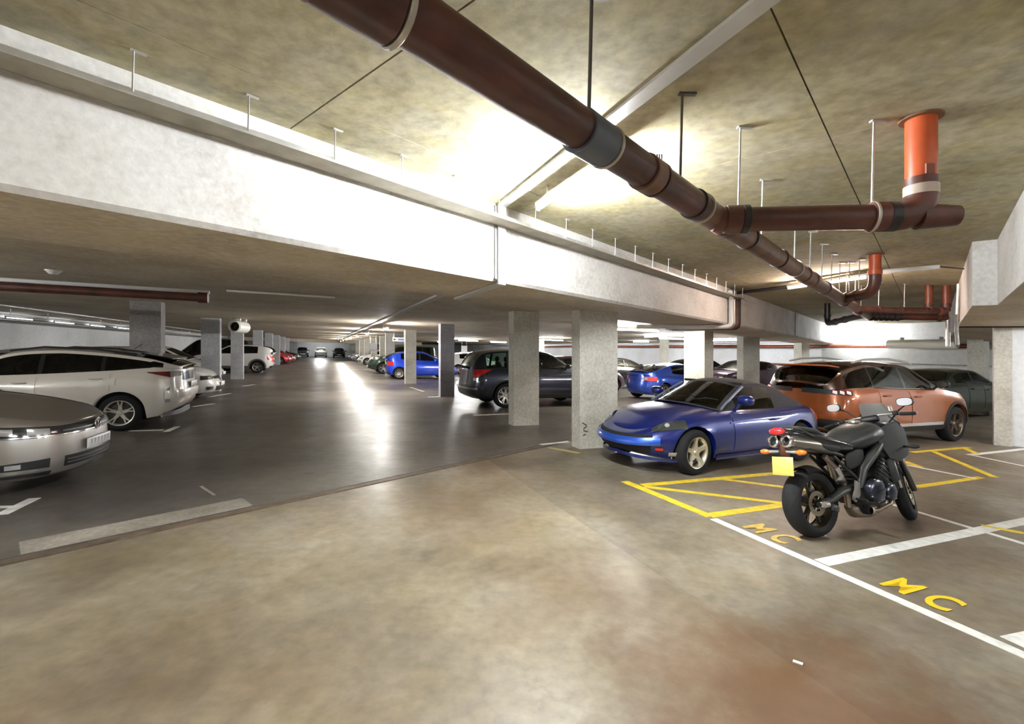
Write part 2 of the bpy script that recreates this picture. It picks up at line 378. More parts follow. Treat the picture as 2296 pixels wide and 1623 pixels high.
# movement joint cover running through the building
JC = M('joint cover', (.6, .6, .58), .6, .1, var=.06)
mj = 1.76
structure(MB().prism(cut(ROOM, m0=mj - .05, m1=mj + .05, n0=-.6, n1=3.4), HI - .02, HI).build('trim_2', JC, ang=0))
structure(MB().prism(cut(ROOM, m0=mj - .05, m1=mj + .05, n0=3.355, n1=3.4), LOB - .03, HI - .02).build('trim_3', M('white joint cover', (.8, .8, .79), .6), ang=0))
structure(MB().prism(cut(ROOM, m0=mj - .085, m1=mj - .05, n0=3.38, n1=3.41), LOB + .02, HI - .02).build('trim_6', M('shadow gap strip', (.16, .15, .14), .8), ang=0))  # dark strip colours in the shadow gap beside the white joint cover
structure(MB().prism(cut(ROOM, m0=mj - .05, m1=mj + .05, n0=3.4, n1=4.95), LOB - .03, LOB - .004).build('trim_4', JC, ang=0))
structure(MB().prism(cut(ROOM, m0=mj - .06, m1=mj + .06, n0=4.95, v1=60), LO - .03, LO).build('trim_5', JC, ang=0))

# columns
def column(poly, top, label, cat='column', group=None, mat=COLM):
    x = sum(p[0] for p in poly) / 4; y = sum(p[1] for p in poly) / 4
    o = MB().prism([(p[0] - x, p[1] - y) for p in poly], 0, top).build('column', mat, ang=0)
    o.location = (x, y, zf(x)); tag(o, label, cat, group); return o
def blade(m, v, wm, lv): return rect(m, m + wm, v, v + lv)
def corner(px, py, wm, lv):
    p = at(px, py); m, v = toMV(p.x, p.y); return blade(m, v, wm, lv)
c1 = column(corner(1300, 1007, .75, .27), LOB, 'wide pale concrete column with scuffed numbers, beside the blue convertible')
SC = M('black scuff', (.05, .045, .04), .9)
c = Vector(at(1316, 1007)) - c1.location
tn = Vector((BM[0], BM[1], 0)); 
for (u, h, a, l) in ((.09, .42, .5, .1), (.1, .36, -.6, .08), (.11, .3, .3, .09), (.09, .24, -.3, .06)):
    lo = Vector(corner(1300, 1007, .75, .27)[0] + (0,)); lo = Vector((lo.x, lo.y, 0)) + tn * u - Vector((BV[0], BV[1], 0)) * .0015
    R = Matrix.Rotation(math.atan2(BM[1], BM[0]), 3, 'Z') @ Matrix.Rotation(a, 3, 'Y')
    MB().box(Vector((lo.x - c1.location.x, lo.y - c1.location.y, h)), (l, .003, .018), R).build('scuff_mark', SC, c1)
column(corner(1152, 955, .6, .3), LO, 'grey concrete column with a dark smudge, in front of the dark navy off-roader')
COLB = concrete('bluish column concrete', (.2, .2, .24), (.25, .25, .29), (.31, .31, .34), scale=1.5)
column(corner(988, 890, .48, .3), LO, 'blue-grey column standing alone beside the aisle, white stripes at its foot', mat=COLB)
column(corner(909, 860, .5, .3), LO, 'pale column in front of the small bright blue hatchback')
column(corner(865, 844, .5, .3), LO, 'pale column by the tail of the small bright blue hatchback')
for k in range(4, 11):
    column(blade(3.9, 9.1 + 6.35 * k, .5, .3), LO, 'slim white column, ' + ORD[k - 4] + ' beyond the small bright blue hatchback', group='far columns of the aisle')
LCOL = concrete('left column concrete', (.34, .35, .38), (.42, .43, .46), (.5, .51, .54), scale=1.5)
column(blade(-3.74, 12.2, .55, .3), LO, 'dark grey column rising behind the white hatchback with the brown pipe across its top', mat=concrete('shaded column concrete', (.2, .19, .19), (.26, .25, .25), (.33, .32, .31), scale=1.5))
column(blade(-3.74, 18.55, .55, .3), LO, 'grey column rising among the white cars parked nose out', mat=LCOL)
column(blade(-3.85, 24.9, .5, .3), LO, 'grey column under the round white jet fan', mat=LCOL)
for k in range(3, 11):
    column(blade(-3.7, 12.2 + 6.35 * k, .5, .3), LO, 'slim grey column, ' + ORD[k - 3] + ' beyond the white jet fan', group='far columns past the red cars', mat=LCOL)
p = DN(13.5, 4.85); m, v = toMV(5.51, 13.4)
column(blade(m, v, .33, .82), LOB, 'broad pale column under the beam behind the windscreen of the blue convertible')
m, v = toMV(8.2, 16.6)
column(blade(m, v, .8, .28), LOB, 'column with one bright white edge, above the rear of the blue convertible')
m, v = toMV(13.25, 21.4); column(blade(m, v, .5, .4), LOB, 'small pale column near the roof of the orange car')
m, v = toMV(8.3, 25.6); column(blade(m, v, .35, .35), LO, 'distant pale column above the roof of the blue coupe')
m, v = toMV(1.6, 31); column(blade(m, v, .6, .35), LO, 'distant white column above the dark off-roader')
column(rdn(13.2, 13.5, -1.15, -.9), LOB - .004, 'narrow grey column at the end of the white partition wall')
m, v = toMV(14.5, 14.4); column(blade(m, v, .33, .4), LO, 'pale column behind the front of the orange car')
# ------------------------------------------------------------------ lamps, pipes, trays
TUBE = emit('fluorescent tube', (.93, .97, 1.0), LAMP)
TUBEN = emit('near fluorescent tube', (1.0, .97, .93), LAMP * 1.1)
TUBEW = emit('warm fluorescent tube', (1.0, .78, .66), LAMP * .75)
TUBED = emit('dim fluorescent tube', (.9, .95, 1.0), LAMP * .02)
TUBEH = emit('hall fluorescent tube', (1.0, .97, .93), LAMP * 2.2)
LAMPB = M('lamp body white', (.8, .8, .79), .4)
def lamp(x, y, h, ang, label, group=None, mat=TUBE, length=1.2, drop=0.0):
    t = thing('strip_lamp', label, 'lamp', G(x, y, h), ang, group)
    MB().box((0, 0, -.02), (length + .06, .06, .04), None, .006).build('lamp_body', LAMPB, t)
    if drop:
        for s in (-1, 1): MB().tube([(s * length * .35, 0, 0), (s * length * .35, 0, drop)], .008, 6).build('hanger', STEEL, t)
    for s in (-1, 1): MB().box((s * (length / 2 + .01), 0, -.06), (.02, .035, .05), None, .004).build('end_cap', LAMPB, t)
    MB().tube([(-length / 2, 0, -.065), (length / 2, 0, -.065)], .017, 10).build('tube', mat, t)
    return t
AA = math.atan2(AD[1], AD[0]); AB = math.atan2(BM[1], BM[0]); AV = math.atan2(BV[1], BV[0])
lamp(*MV(1.93, 3.45), HI - .1, AV, 'strip lamp hidden above the big brown pipe', mat=emit('bright fluorescent tube', (.93, .97, 1.0), LAMP * 3.4), length=1.2, drop=.1)
pl = at(1766, 647, HI - .14); pr = at(1946, 622, HI - .14); lamp((pl.x + pr.x) / 2, (pl.y + pr.y) / 2, HI - .07, math.atan2(pr.y - pl.y, pr.x - pl.x), 'glowing pinkish strip lamp crossing behind the brown pipe', mat=TUBEW, length=(pr - pl).length - .05)
x, y = MV(21.0, 12.9); lamp(x, y, 2.95, AV, 'glaring strip lamp on the end wall above the jet fan', length=1.5)
lamp(*DN(-3.2, 1.6), HI, AA, 'unseen fill strip lamp on the high ceiling behind the camera spot', mat=TUBEN, length=1.5)  # added out of view to lift the shadows on the driveway
lamp(*DN(-7.5, 1.6), HI, AA, 'unseen fill strip lamp on the high ceiling furthest behind the camera spot', mat=TUBEN, length=1.5)  # second unseen lamp added for fill over the driveway
for kk, (m, v) in enumerate(((1.9, 16.5), (1.9, 23), (1.9, 29.5), (1.9, 36), (1.9, 42.5), (1.9, 49), (1.9, 55))):
    lamp(*MV(m + .15, v), LO - .16, AV, 'white strip lamp along the aisle ceiling joint, ' + ORD[kk] + ' from the beam', 'strip lamps along the aisle', mat=TUBEH, length=1.5, drop=.15)
for kk, (m, v) in enumerate(((0, 64), (0, 71), (0, 78))):
    lamp(*MV(m, v), LO - .01, AB, 'white strip lamp across the far end of the aisle, ' + ORD[2 - kk] + ' from the end wall', 'strip lamps at the far end')
for px, py, lab in ((1428, 735, 'strip lamp glaring beside the top of the wide pale column'), (1236, 760, 'strip lamp glaring between the two grey columns above the dark off-roader'), (1512, 756, 'strip lamp above the blue coupe'), (1050, 762, 'strip lamp above the white car behind the blue-grey column'), (1155, 772, 'small distant strip lamp beside the roof of the dark off-roader')):
    q = at(px, py, LO - .07); lamp(q.x, q.y, LO - .08, AB - .1, lab, mat=TUBEH, length=1.5, drop=.07)
for kk, (m, v) in enumerate(((9.5, 33), (15, 40), (12, 48), (9.5, 60))):
    lamp(*MV(m, v), LO - .01, AB, 'strip lamp deep in the hall, ' + ORD[kk] + ' row beyond the dark navy off-roader', 'strip lamps deep in the hall', length=1.5)
lamp(*DN(9.5, -5.0), LO, AA, 'strip lamp over the motorbike bays beside the white partition wall', length=1.5)
lamp(*DN(11.6, -3.4), LO, AA, 'strip lamp in front of the white partition wall', length=1.5)
lamp(*DN(17.5, -4.0), LO, AA, 'strip lamp behind the white partition wall', length=1.5)
lamp(*MV(-6.2, 2.0), LO, AV, 'unseen fill strip lamp on the low ceiling beside the silver car', length=1.5)  # unseen lamp, fill light for the near hall
lamp(*MV(-6.6, 6.0), LO, AV, 'unseen fill strip lamp on the low ceiling over the silver car', length=1.5)  # added outside the view to brighten the near hall
lamp(*MV(-8.3, 9.0), LO, AV, 'unseen fill strip lamp on the low ceiling over the bonnet of the white hatchback', mat=TUBEN, length=1.5)  # added outside the view, lights the white wall in place of the dim row
lamp(*DN(-3.2, 3.0), HI, AA, 'unseen fill strip lamp beside the beam behind the camera spot', mat=TUBEN, length=1.5)  # added out of view, more fill along the beam
lamp(*DN(1.5, -4.5), LO, AA, 'unseen fill strip lamp over the front motorbike bay', length=1.5)  # added out of view as fill over the bays
lamp(*DN(5.0, -5.5), LO, AA, 'unseen fill strip lamp over the rear motorbike bay', length=1.5)  # unseen fill lamp added beyond the edge of the view
for k in range(9):
    t = lamp(*MV(-9.45, 9 + k * 3.0), LO - .13, AV, 'slim white lamp atop the white wall, ' + ORD[k] + ' counted from the silver car end', 'slim lamps along the white wall', mat=TUBED, length=1.5)

PIPE = M('brown painted pipe', (.085, .026, .017), .45, 0, .1, var=.45, scale=5)
PIPEO = M('orange red pipe', (.52, .09, .025), .36, 0, .3, var=.2, scale=4)
PIPEB = M('black pipe', (.02, .016, .016), .4)
PIPET = M('dusty brown pipe', (.15, .075, .045), .5, 0, .1, var=.4, scale=6)
GREYP = M('worn elbow highlight', (.42, .34, .28), .5)  # pale tone for the highlight and wear on the first elbow
CLAMP = M('pipe clamp', (.5, .47, .42), .4, .6)
HP = 2.52; NP = 1.1; RP = .083
def P3(d, n, h): x, y = DN(d, n); return G(x, y, h)
def collar(parent, c, ax, r, w, mat, name='pipe_collar'):
    ax = Vector(ax).normalized(); c = Vector(c)
    MB().tube([c - ax * w / 2, c - ax * (w / 2 - .004), c + ax * (w / 2 - .004), c + ax * w / 2], [r * .96, r, r, r * .96], 28).build(name, mat, parent)
def bend(a, b, c, r, n=8):
    a, b, c = Vector(a), Vector(b), Vector(c); p = b + (a - b).normalized() * r; q = b + (c - b).normalized() * r
    return [a] + [(p * (1 - t) ** 2 + b * 2 * t * (1 - t) + q * t * t) for t in [i / n for i in range(n + 1)]] + [c]
t = thing('drain_pipe', 'long brown drain pipe running diagonally under the high ceiling', 'pipe', tilt=False)
axd = P3(1, NP, HP) - P3(0, NP, HP)
HE = 2.6
def hp(d): return HP + (0.06 if d > 8 else .06 * max(0, d) / 8)
MB().tube([P3(-6, NP, HP), P3(3.0, NP, hp(3))], RP, 32).build('pipe_run', PIPE, t)
MB().tube([P3(3.0, NP, hp(3)), P3(8.5, NP, hp(8.5)), P3(13.6, NP, HP + .1)], RP, 32).build('pipe_run', PIPET, t)
for d, w, m in ((.62, .22, PIPE), (1.74, .2, M('blue grey coupling', (.1, .12, .16), .4)), (2.28, .12, PIPET), (2.37, .03, PIPE), (2.92, .05, PIPEB), (3.5, .1, PIPE), (4.03, .03, PIPEB), (5.05, .035, PIPEB), (6.2, .05, PIPE), (6.75, .2, PIPET), (7.6, .06, PIPE), (9.5, .06, PIPE), (11.5, .06, PIPE)):
    collar(t, P3(d, NP, hp(d)), axd, RP * 1.13, w, m)
for d in (.745, 1.86, 3.02, 5.75):
    collar(t, P3(d, NP, hp(d)), axd, RP * 1.17, .02, CLAMP, 'pipe_clamp')
for k in range(9): MB().box(P3(2.33, NP, hp(2.4) + RP * 1.13) + Vector((.012 * (k - 4), .0, .008)), (.006, .02, .03)).build('clamp_bolt', PIPEB, t)
# first branch with its riser
b = at(2065, 265, HI); j = P3(3.25, NP, HP); e = Vector((b.x, b.y, HP + zf(b.x)))
MB().tube([j, j + (e - j) * .85], RP * .95, 28).build('branch_run', PIPE, t)
br = bend(j + (e - j) * .85, e, e + Vector((0, 0, .24)), .15, 10)
MB().tube(br, RP * 1.06, 28).build('elbow', PIPE, t)
MB().tube([e + Vector((0, 0, .13)), e + Vector((0, 0, .19))], RP * 1.09, 28).build('elbow_highlight', GREYP, t)  # pale ring colours in the bend's highlight and its whitish worn section
MB().tube([e + Vector((0, 0, .17)), Vector((b.x, b.y, HI + zf(b.x)))], RP * .98, 28).build('riser', PIPEO, t)
dj = (e - j).normalized()
MB().tube([e - dj * .02, e + dj * .2], [RP * 1.0, RP * .75], 24).build('elbow_spigot', PIPE, t)
for f, w, m in ((.1, .1, PIPE), (.16, .045, PIPEB), (.8, .09, PIPE), (.86, .06, PIPEB)):
    collar(t, j + (e - j) * f, dj, RP * 1.13, w, m)
collar(t, j + (e - j) * .775, dj, RP * 1.18, .02, CLAMP, 'pipe_clamp')
MB().lathe([(RP * 1.02, -.012), (RP * 1.35, -.01), (RP * 1.4, .0)], (b.x, b.y, HI + zf(b.x)), 'z', 24).build('ceiling_flange', M('rust ring', (.16, .07, .03), .7), t)
MB().box(e + Vector((-.02, -.085, .27)), (.05, .012, .06)).build('pipe_tag', M('brown tag', (.2, .06, .03), .6), t)
# second branch
b2_ = at(1962, 570, HI); j2 = P3(9.2, NP, hp(9)); e2 = Vector((b2_.x, b2_.y, HP + .08 + zf(b2_.x)))
MB().tube([j2, j2 + (e2 - j2) * .8], RP * .9, 20).build('branch_run', PIPE, t)
MB().tube(bend(j2 + (e2 - j2) * .75, e2, e2 + Vector((0, 0, .3)), .2, 8), RP * .95, 20).build('elbow', PIPE, t)
MB().tube([e2 + Vector((0, 0, .28)), Vector((b2_.x, b2_.y, HI + zf(b2_.x)))], RP * .9, 20).build('riser', PIPEO, t)
collar(t, e2 + Vector((0, 0, .28)), (0, 0, 1), RP * 1.05, .07, PIPEO)
MB().lathe([(RP * .9, -.012), (RP * 1.35, -.01), (RP * 1.4, 0)], (b2_.x, b2_.y, HI + zf(b2_.x)), 'z', 20).build('ceiling_flange', M('rust ring', (.16, .07, .03), .7), t)
for f in (.2, .5): collar(t, j2 + (e2 - j2) * f, e2 - j2, RP * 1.06, .08, PIPE)
# third branch with two risers and the rubber jointed end
j3 = P3(11.2, NP, hp(11))
ra = at(2083, 640, HI); rb = at(2122, 640, HI)
ea = Vector((ra.x, ra.y, HP + .1 + zf(ra.x))); eb = Vector((rb.x, rb.y, HP + .1 + zf(rb.x)))
MB().tube([j3, ea, eb], RP * .8, 20).build('branch_run', PIPE, t)
for q, r_ in ((ea, ra), (eb, rb)):
    MB().tube([q, Vector((r_.x, r_.y, HI + zf(r_.x)))], RP * .8, 20).build('riser', M('dull red pipe', (.2, .05, .025), .4, var=.3, scale=4), t)
    collar(t, q + Vector((0, 0, .12)), (0, 0, 1), RP * .95, .08, PIPE)
    collar(t, q + (j3 - q) * .05, j3 - q, RP * .95, .1, PIPE)
for f in (.3, .6): collar(t, j3 + (ea - j3) * f, ea - j3, RP * .92, .06, PIPE)
e4 = P3(13.6, NP, HP + .1); e5 = at(2122, 733, HP + .0); e5 = Vector((e5.x, e5.y, HP + .06 + zf(e5.x)))
e5 = P3(13.9, -.25, HP + .06)
MB().tube([e4, e4 + (e5 - e4) * .45], [RP * 1.0, RP * .95], 20).build('branch_run', PIPEB, t)
MB().tube([e4 + (e5 - e4) * .4, e5], RP * .85, 20).build('branch_run', PIPE, t)
for f in (.03, .1, .17, .24, .31, .38, .9): collar(t, e4 + (e5 - e4) * f, e5 - e4, RP * 1.2, .07, PIPEB if f < .5 else PIPE)
MB().tube([e5, Vector((e5.x, e5.y, 1.95 + zf(e5.x)))], RP * .5, 14).build('drop_pipe', STEEL, t)
# small black pipe from ceiling
q0 = at(1855, 680, HI); q1 = Vector((q0.x, q0.y, HP + .06 + zf(q0.x))); q2 = P3(13.0, NP, HP + .1)
tb = thing('black_pipe', 'small black bent pipe dropping from the ceiling into the brown drain pipe', 'pipe', tilt=False)
MB().tube(bend(Vector((q0.x, q0.y, HI + zf(q0.x))), q1, q2, .16), .07, 18).build('pipe_run', PIPEB, tb)
for f in (.25, .5): collar(tb, q1 + (q2 - q1) * f, q2 - q1, .085, .07, PIPEB)
collar(tb, q1 + Vector((0, 0, .22)), (0, 0, 1), .085, .07, PIPEB)
# threaded rods
def rod(x, y, h0, label, foot=True, r=.007, mat=STEEL, group='threaded rods holding the brown pipe'):
    t = thing('hanger_rod', label, 'rod', G(x, y, h0), 0, group)
    MB().tube([(0, 0, 0), (0, 0, HI - h0)], r, 8).build('rod', mat, t)
    MB().box((.03, 0, HI - h0 - .006), (.1, .03, .012)).build('foot_plate', mat, t)
DKROD = M('dark rod', (.12, .11, .1), .5, .5)
for d, lab in ((1.72, 'dark threaded rod at the blue grey coupling of the brown pipe'), (2.7, 'dark threaded rod holding the brown pipe just before its tee')): x, y = DN(d, NP); rod(x, y, hp(d) + RP * 1.1, lab, mat=DKROD, r=.008)
for kk, d in enumerate((4.45, 5.75, 6.6, 7.4, 8.2, 9.0, 9.8, 11, 12)): x, y = DN(d, NP); rod(x, y, hp(d) + RP * 1.1, 'thin pale rod on the brown pipe, ' + ORD[kk] + ' beyond its tee')
for f in (.13, .775):
    q = j + (e - j) * f; rod(q.x, q.y, HP + RP * 1.15, ('thin pale rod at the tee of the brown branch pipe', 'thin pale rod beside the orange riser')[f > .5], group=None)
for kk, f in enumerate((.3, .65)): q = j3 + (ea - j3) * f; rod(q.x, q.y, HP + .16, 'thin pale rod over the furthest brown branch pipe, ' + ORD[kk] + ' from the main pipe', group='rods over the furthest branch')
for k, f in enumerate((.25, .55, .85)): q = j2 + (e2 - j2) * f; rod(q.x, q.y, HP + .16, 'thin pale rod over the second brown branch pipe, ' + ORD[k] + ' from the main pipe', group='rods over the second branch')

# long cable tray along the beam
ty = thing('cable_tray', 'long galvanised cable tray hung along the top of the white beam', 'tray', tilt=False)
T0, T1 = -4.5, 11.3
def strip(n0, n1, h0, h1, d0=T0, d1=T1):
    mb = MB(); mb.prism(rdn(d0, d1, n0, n1), h0, h1); return mb
strip(3.15, 3.375, 2.912, 2.918).build('tray_base', M('dull tray underside', (.3, .27, .21), .6, .3, var=.2), ty, 0)
strip(3.145, 3.15, 2.908, 2.94).build('tray_side', STEEL, ty, 0)
strip(3.375, 3.38, 2.908, 2.94).build('tray_side', STEEL, ty, 0)
strip(3.14, 3.146, 2.905, 2.925).build('tray_lip', STEEL, ty, 0)
cab = M('grey cable', (.55, .55, .53), .5)
for n_, r_, m_ in ((3.23, .02, cab), (3.275, .024, M('white cable', (.8, .8, .78), .5)), (3.325, .022, cab)):
    MB().tube([P3(T0, n_, 2.95), P3(2, n_, 2.95), P3(5, n_ + .006, 2.952), P3(T1, n_, 2.95)], r_, 8).build('cable', m_, ty)
for k in range(-1, 20):
    d = .5 + .56 * k; x, y = DN(d, 3.135)
    tg = thing('tray_hanger', 'rod hanger of the cable tray, ' + (ORD[4 - k] + ' from the white joint strip towards the silver car' if k < 5 else ORD[k - 5] + ' from the white joint strip towards the bent conduits'), 'rod', G(x, y, 2.92), AA, 'rod hangers of the cable tray')
    MB().tube([(0, 0, 0), (0, 0, HI - 2.92)], .005, 6).build('rod', STEEL, tg)
    MB().box((.02, 0, HI - 2.925), (.07, .02, .008)).build('foot_plate', STEEL, tg)
MB().tube([P3(T1, 3.25, 2.95), P3(T1 + .5, 3.2, 2.9), P3(T1 + .7, 3.1, 2.88), P3(T1 + .75, 3.05, 2.93)], .02, 8).build('cable_end', STEEL, ty)
# conduits dropping over the beam
tc_ = thing('conduit_bundle', 'bundle of grey and black conduits bent down over the beam face', 'conduit', tilt=False)
dd = 11.0
for k, (m_, r_) in enumerate(((LAMPB, .05), (STEEL, .045), (PIPET, .05), (PIPEB, .055))):
    d = dd + k * .17
    top = P3(d, 3.33, 2.95); a1 = P3(d, 3.33, 2.28); a2 = P3(d + 0, 5.4, 2.28)
    if k == 0: MB().tube([P3(d - .5, 3.2, 2.97), P3(d - .1, 3.3, 2.95)] + bend(P3(d, 3.33, 2.85), a1, P3(d - .6, 5.3, 2.28), .12), r_, 12).build('conduit', m_, tc_)
    else: MB().tube(bend(top, a1, P3(d, 4.9, 2.28), .1), r_, 12).build('conduit', m_, tc_)
# dark trunking to the warm lamp, unlit body beyond it
tr_ = thing('lamp_trunking', 'dark trunking across the ceiling carrying the glowing pinkish lamp', 'trunking', tilt=False)
a = at(1650, 657, HI - .04); c_ = at(1776, 642, HI - .04); f_ = at(1945, 612, HI - .05); g_ = at(2108, 598, HI - .05); h_ = at(2162, 603, HI - .05)
MB().tube([a, c_], .035, 8).build('trunking_run', M('dark trunking', (.03, .026, .024), .6), tr_)
def bar(p, q, w, h, mat, name, parent):
    p, q = Vector(p), Vector(q); tdir = (q - p); L = tdir.length; R = tdir.to_track_quat('X', 'Z').to_matrix()
    MB().box((p + q) / 2, (L, w, h), R, .004).build(name, mat, parent)
bar(f_, g_, .07, .06, LAMPB, 'unlit_body', tr_); bar(g_, h_, .02, .02, PIPEB, 'trunking_run', tr_); bar(c_, f_, .09, .02, PIPEB, 'trunking_run', tr_)
o = MB().tube([P3(12.95, -.4, 2.31), P3(12.9, -1.2, 2.30), P3(13.0, -2.4, 2.31)], .014, 6).build('cable', PIPEB); tag(o, 'black cable crossing the soffit above the narrow grey column', 'cable')
o = MB().tube([P3(11.9, -.36, 3.05), P3(11.9, -.34, 2.5), P3(12.3, -.34, 2.2), P3(12.4, -.36, 1.95)], .03, 8).build('conduit', STEEL); tag(o, 'steel conduit running down the stepped beam beside the orange risers', 'conduit')
# hall services on the wall side
tp = thing('brown_pipe', 'straight brown pipe with an end cap crossing the low ceiling above the white hatchback', 'pipe', tilt=False)
pa = at(466, 668, 2.3); L_ = 6.5
pb = Vector((pa.x - BM[0] * L_, pa.y - BM[1] * L_, 0)); pb.z = 2.3 + zf(pb.x)
MB().tube([pb, pa], .062, 18).build('pipe_run', PIPE, tp)
collar(tp, pa - (pa - pb).normalized() * .06, pa - pb, .08, .13, PIPE, 'end_cap')
tt = thing('white_trunking', 'slim white trunking above the brown pipe', 'trunking', tilt=False)
bar(pa + Vector((-.05, .12, .1)), pb + (pa - pb) * .45 + Vector((0, .12, .1)), .05, .05, LAMPB, 'trunking_run', tt)
bar(pa + Vector((.1, .3, .15)), pa + Vector((1.6, .9, .11)), .03, .03, LAMPB, 'trunking_run', tt)
tw = thing('wall_tray', 'thin cable tray with hangers above the white wall behind the cars', 'tray', tilt=False)
def W3(m, v, h): x, y = MV(m, v); return G(x, y, h)
for (m_, h_, w_) in ((-8.3, 2.3, .12), (-9.0, 2.2, .1)):
    bar(W3(m_, 6, h_), W3(m_, 40, h_), w_, .035, STEEL, 'tray_run', tw)
for k in range(16): MB().tube([W3(-8.3, 8 + 2 * k, 2.3), W3(-8.3, 8 + 2 * k, LO)], .01, 6).build('hanger', STEEL, tw)
bar(W3(-9.45, 6, 2.2), W3(-9.45, 60, 2.2), .2, .14, M('grey duct', (.22, .21, .2), .6), 'duct_run', tw)
tu = thing('second_wall_tray', 'slim tray slanting over the bonnet side of the white hatchback', 'tray', tilt=False)
bar(W3(-6.6, 5.5, 2.35), W3(-6.6, 34, 2.35), .1, .04, STEEL, 'tray_run', tu)
q = at(120, 606, LO); td = thing('smoke_detector', 'small round white smoke detector on the low ceiling', 'detector', G(q.x, q.y, LO), 0)
MB().lathe([(.001, -.05), (.04, -.05), (.06, -.03), (.075, -.01), (.075, 0)], (0, 0, 0), 'z', 20).build('housing', LAMPB, td); MB().lathe([(.05, -.012), (.085, -.01), (.085, 0)], (0, 0, 0), 'z', 20).build('base', LAMPB, td)
# jet fans
def jet_fan(x, y, h, ang, r, L, label):
    t = thing('jet_fan', label, 'fan', G(x, y, h), ang)
    FANW = M('fan casing', (.82, .81, .74), .4)
    MB().lathe([(r * .72, -L / 2 + .12), (r * .8, -L / 2), (r, -L / 2 + .03), (r, L / 2 - .03), (r * .8, L / 2), (r * .72, L / 2 - .12)], (0, 0, 0), 'x', 28).build('casing', FANW, t)
    for s in (-1, 1):
        MB().lathe([(.001, s * (L / 2 - .11)), (r * .73, s * (L / 2 - .11))], (0, 0, 0), 'x', 24).build('mouth', DARK, t)
        MB().lathe([(r * .3, s * (L / 2 - .06)), (r * .34, s * (L / 2 - .1)), (.001, s * (L / 2 - .04))], (0, 0, 0), 'x', 16).build('hub', M('dark fan hub', (.06, .06, .06), .5), t)
        MB().box((s * L * .28, 0, r + .04), (.05, r * 1.3, .1), None, .005).build('bracket', STEEL, t)
    return t
q = at(537, 733, 2.2); f = jet_fan(q.x, q.y, 2.2, math.atan2(-.99, .12), .2, .8, 'round white jet fan with a dark mouth above the grey column')
q = MV(20.7, 10.4); tx = thing('wall_pipe', 'dark red pipe along the deep wall over the parked cars', 'pipe', tilt=False)
MB().tube([W3(21.5, 9, 2.2), W3(21.5, 46, 2.2)], .08, 12).build('pipe_run', M('dull red pipe', (.2, .05, .025), .4, var=.3, scale=4), tx)
MB().tube([W3(21.5, 20, 2.2), W3(18.5, 20, 2.2), W3(18.5, 20, LO)], .07, 12).build('pipe_branch', M('dull red pipe', (.2, .05, .025), .4, var=.3, scale=4), tx)
bar(W3(21.75, 14.7, 2.32), W3(21.75, 60, 2.32), .3, .12, STEEL, 'duct_run', tx)
for kk, (m_, v_) in enumerate(((18.5, 17.5), (18.5, 24), (18, 31), (17, 38), (13.5, 16.5), (11, 44))): lamp(*MV(m_, v_), LO - .01, AV, 'added fill strip lamp over the cars by the deep wall, ' + ORD[kk] + ' from the orange car', 'added fill strip lamps along the deep wall', length=1.5)  # lamps added to brighten the deep wall
f = jet_fan(q[0], q[1], 2.26, AV, .17, 2.2, 'long white jet fan on the end wall above the orange car')
# signs
def sign(px, py, y, w, h, label, mat, face=None):
    x = (px - CX) / FPX * y; z = EYE - (py - (Y0 + TILT * (px - CX))) * y / FPX
    t = thing('hanging_sign', label, 'sign', G(x, y, z), AB)
    MB().box((0, 0, 0), (w, .03, h), None, .004).build('panel', mat, t)
    for s in (-1, 1): MB().tube([(s * w * .4, 0, h / 2), (s * w * .4, 0, LO - z)], .008, 6).build('hanger', STEEL, t)
    if face == 'arrow':
        mb = MB(); mb.add([(-w * .46, -.017, 0), (-w * .34, -.017, h * .4), (-w * .34, -.017, -h * .4)], [(0, 2, 1)]); mb.box((-w * .28, -.0165, 0), (w * .14, .003, h * .25)); mb.build('arrow', DARK, t, 0)
        MB().box((w * .18, -.016, 0), (w * .5, .004, h * .55)).build('blue_panel', M('blue sign', (.12, .18, .42), .5), t)
    return t
sign(894, 761, 24, .62, .2, 'hanging sign with a black arrow and a blue panel above the small blue hatchback', M('sign white', (.78, .78, .76), .5), 'arrow')
sign(836, 778, 33, .5, .55, 'white notice board hung beyond the slim white column', M('notice white', (.85, .85, .9), .5))
sign(1041, 782, 32, .42, .42, 'white notice hung above the white car behind the blue-grey column', M('notice white', (.85, .85, .9), .5))
# ------------------------------------------------------------------ vehicles
def hermite(pts):
    pts = sorted(pts); n = len(pts)
    d = [(pts[i + 1][1] - pts[i][1]) / (pts[i + 1][0] - pts[i][0]) for i in range(n - 1)]
    m = [d[0]] + [0 if d[i - 1] * d[i] <= 0 else 2 * d[i - 1] * d[i] / (d[i - 1] + d[i]) for i in range(1, n - 1)] + [d[-1]]
    def f(x):
        if x <= pts[0][0]: return pts[0][1]
        if x >= pts[-1][0]: return pts[-1][1]
        i = 0
        while x > pts[i + 1][0]: i += 1
        h = pts[i + 1][0] - pts[i][0]; t = (x - pts[i][0]) / h
        return ((1 + 2 * t) * (1 - t) ** 2 * pts[i][1] + t * (1 - t) ** 2 * h * m[i] + t * t * (3 - 2 * t) * pts[i + 1][1] + t * t * (t - 1) * h * m[i + 1])
    return f
def catmull(P, t):
    i = min(int(t), len(P) - 2); f = t - i
    a = P[max(i - 1, 0)]; b = P[i]; c = P[i + 1]; d = P[min(i + 2, len(P) - 1)]
    def q(k):
        k1 = (c[k] - a[k]) / 2; k2 = (d[k] - b[k]) / 2
        tl = .6
        k1 *= tl * 1.3; k2 *= tl * 1.3
        return (1 + 2 * f) * (1 - f) ** 2 * b[k] + f * (1 - f) ** 2 * k1 + f * f * (3 - 2 * f) * c[k] + f * f * (f - 1) * k2
    return (q(0), q(1))
MESHES = {}
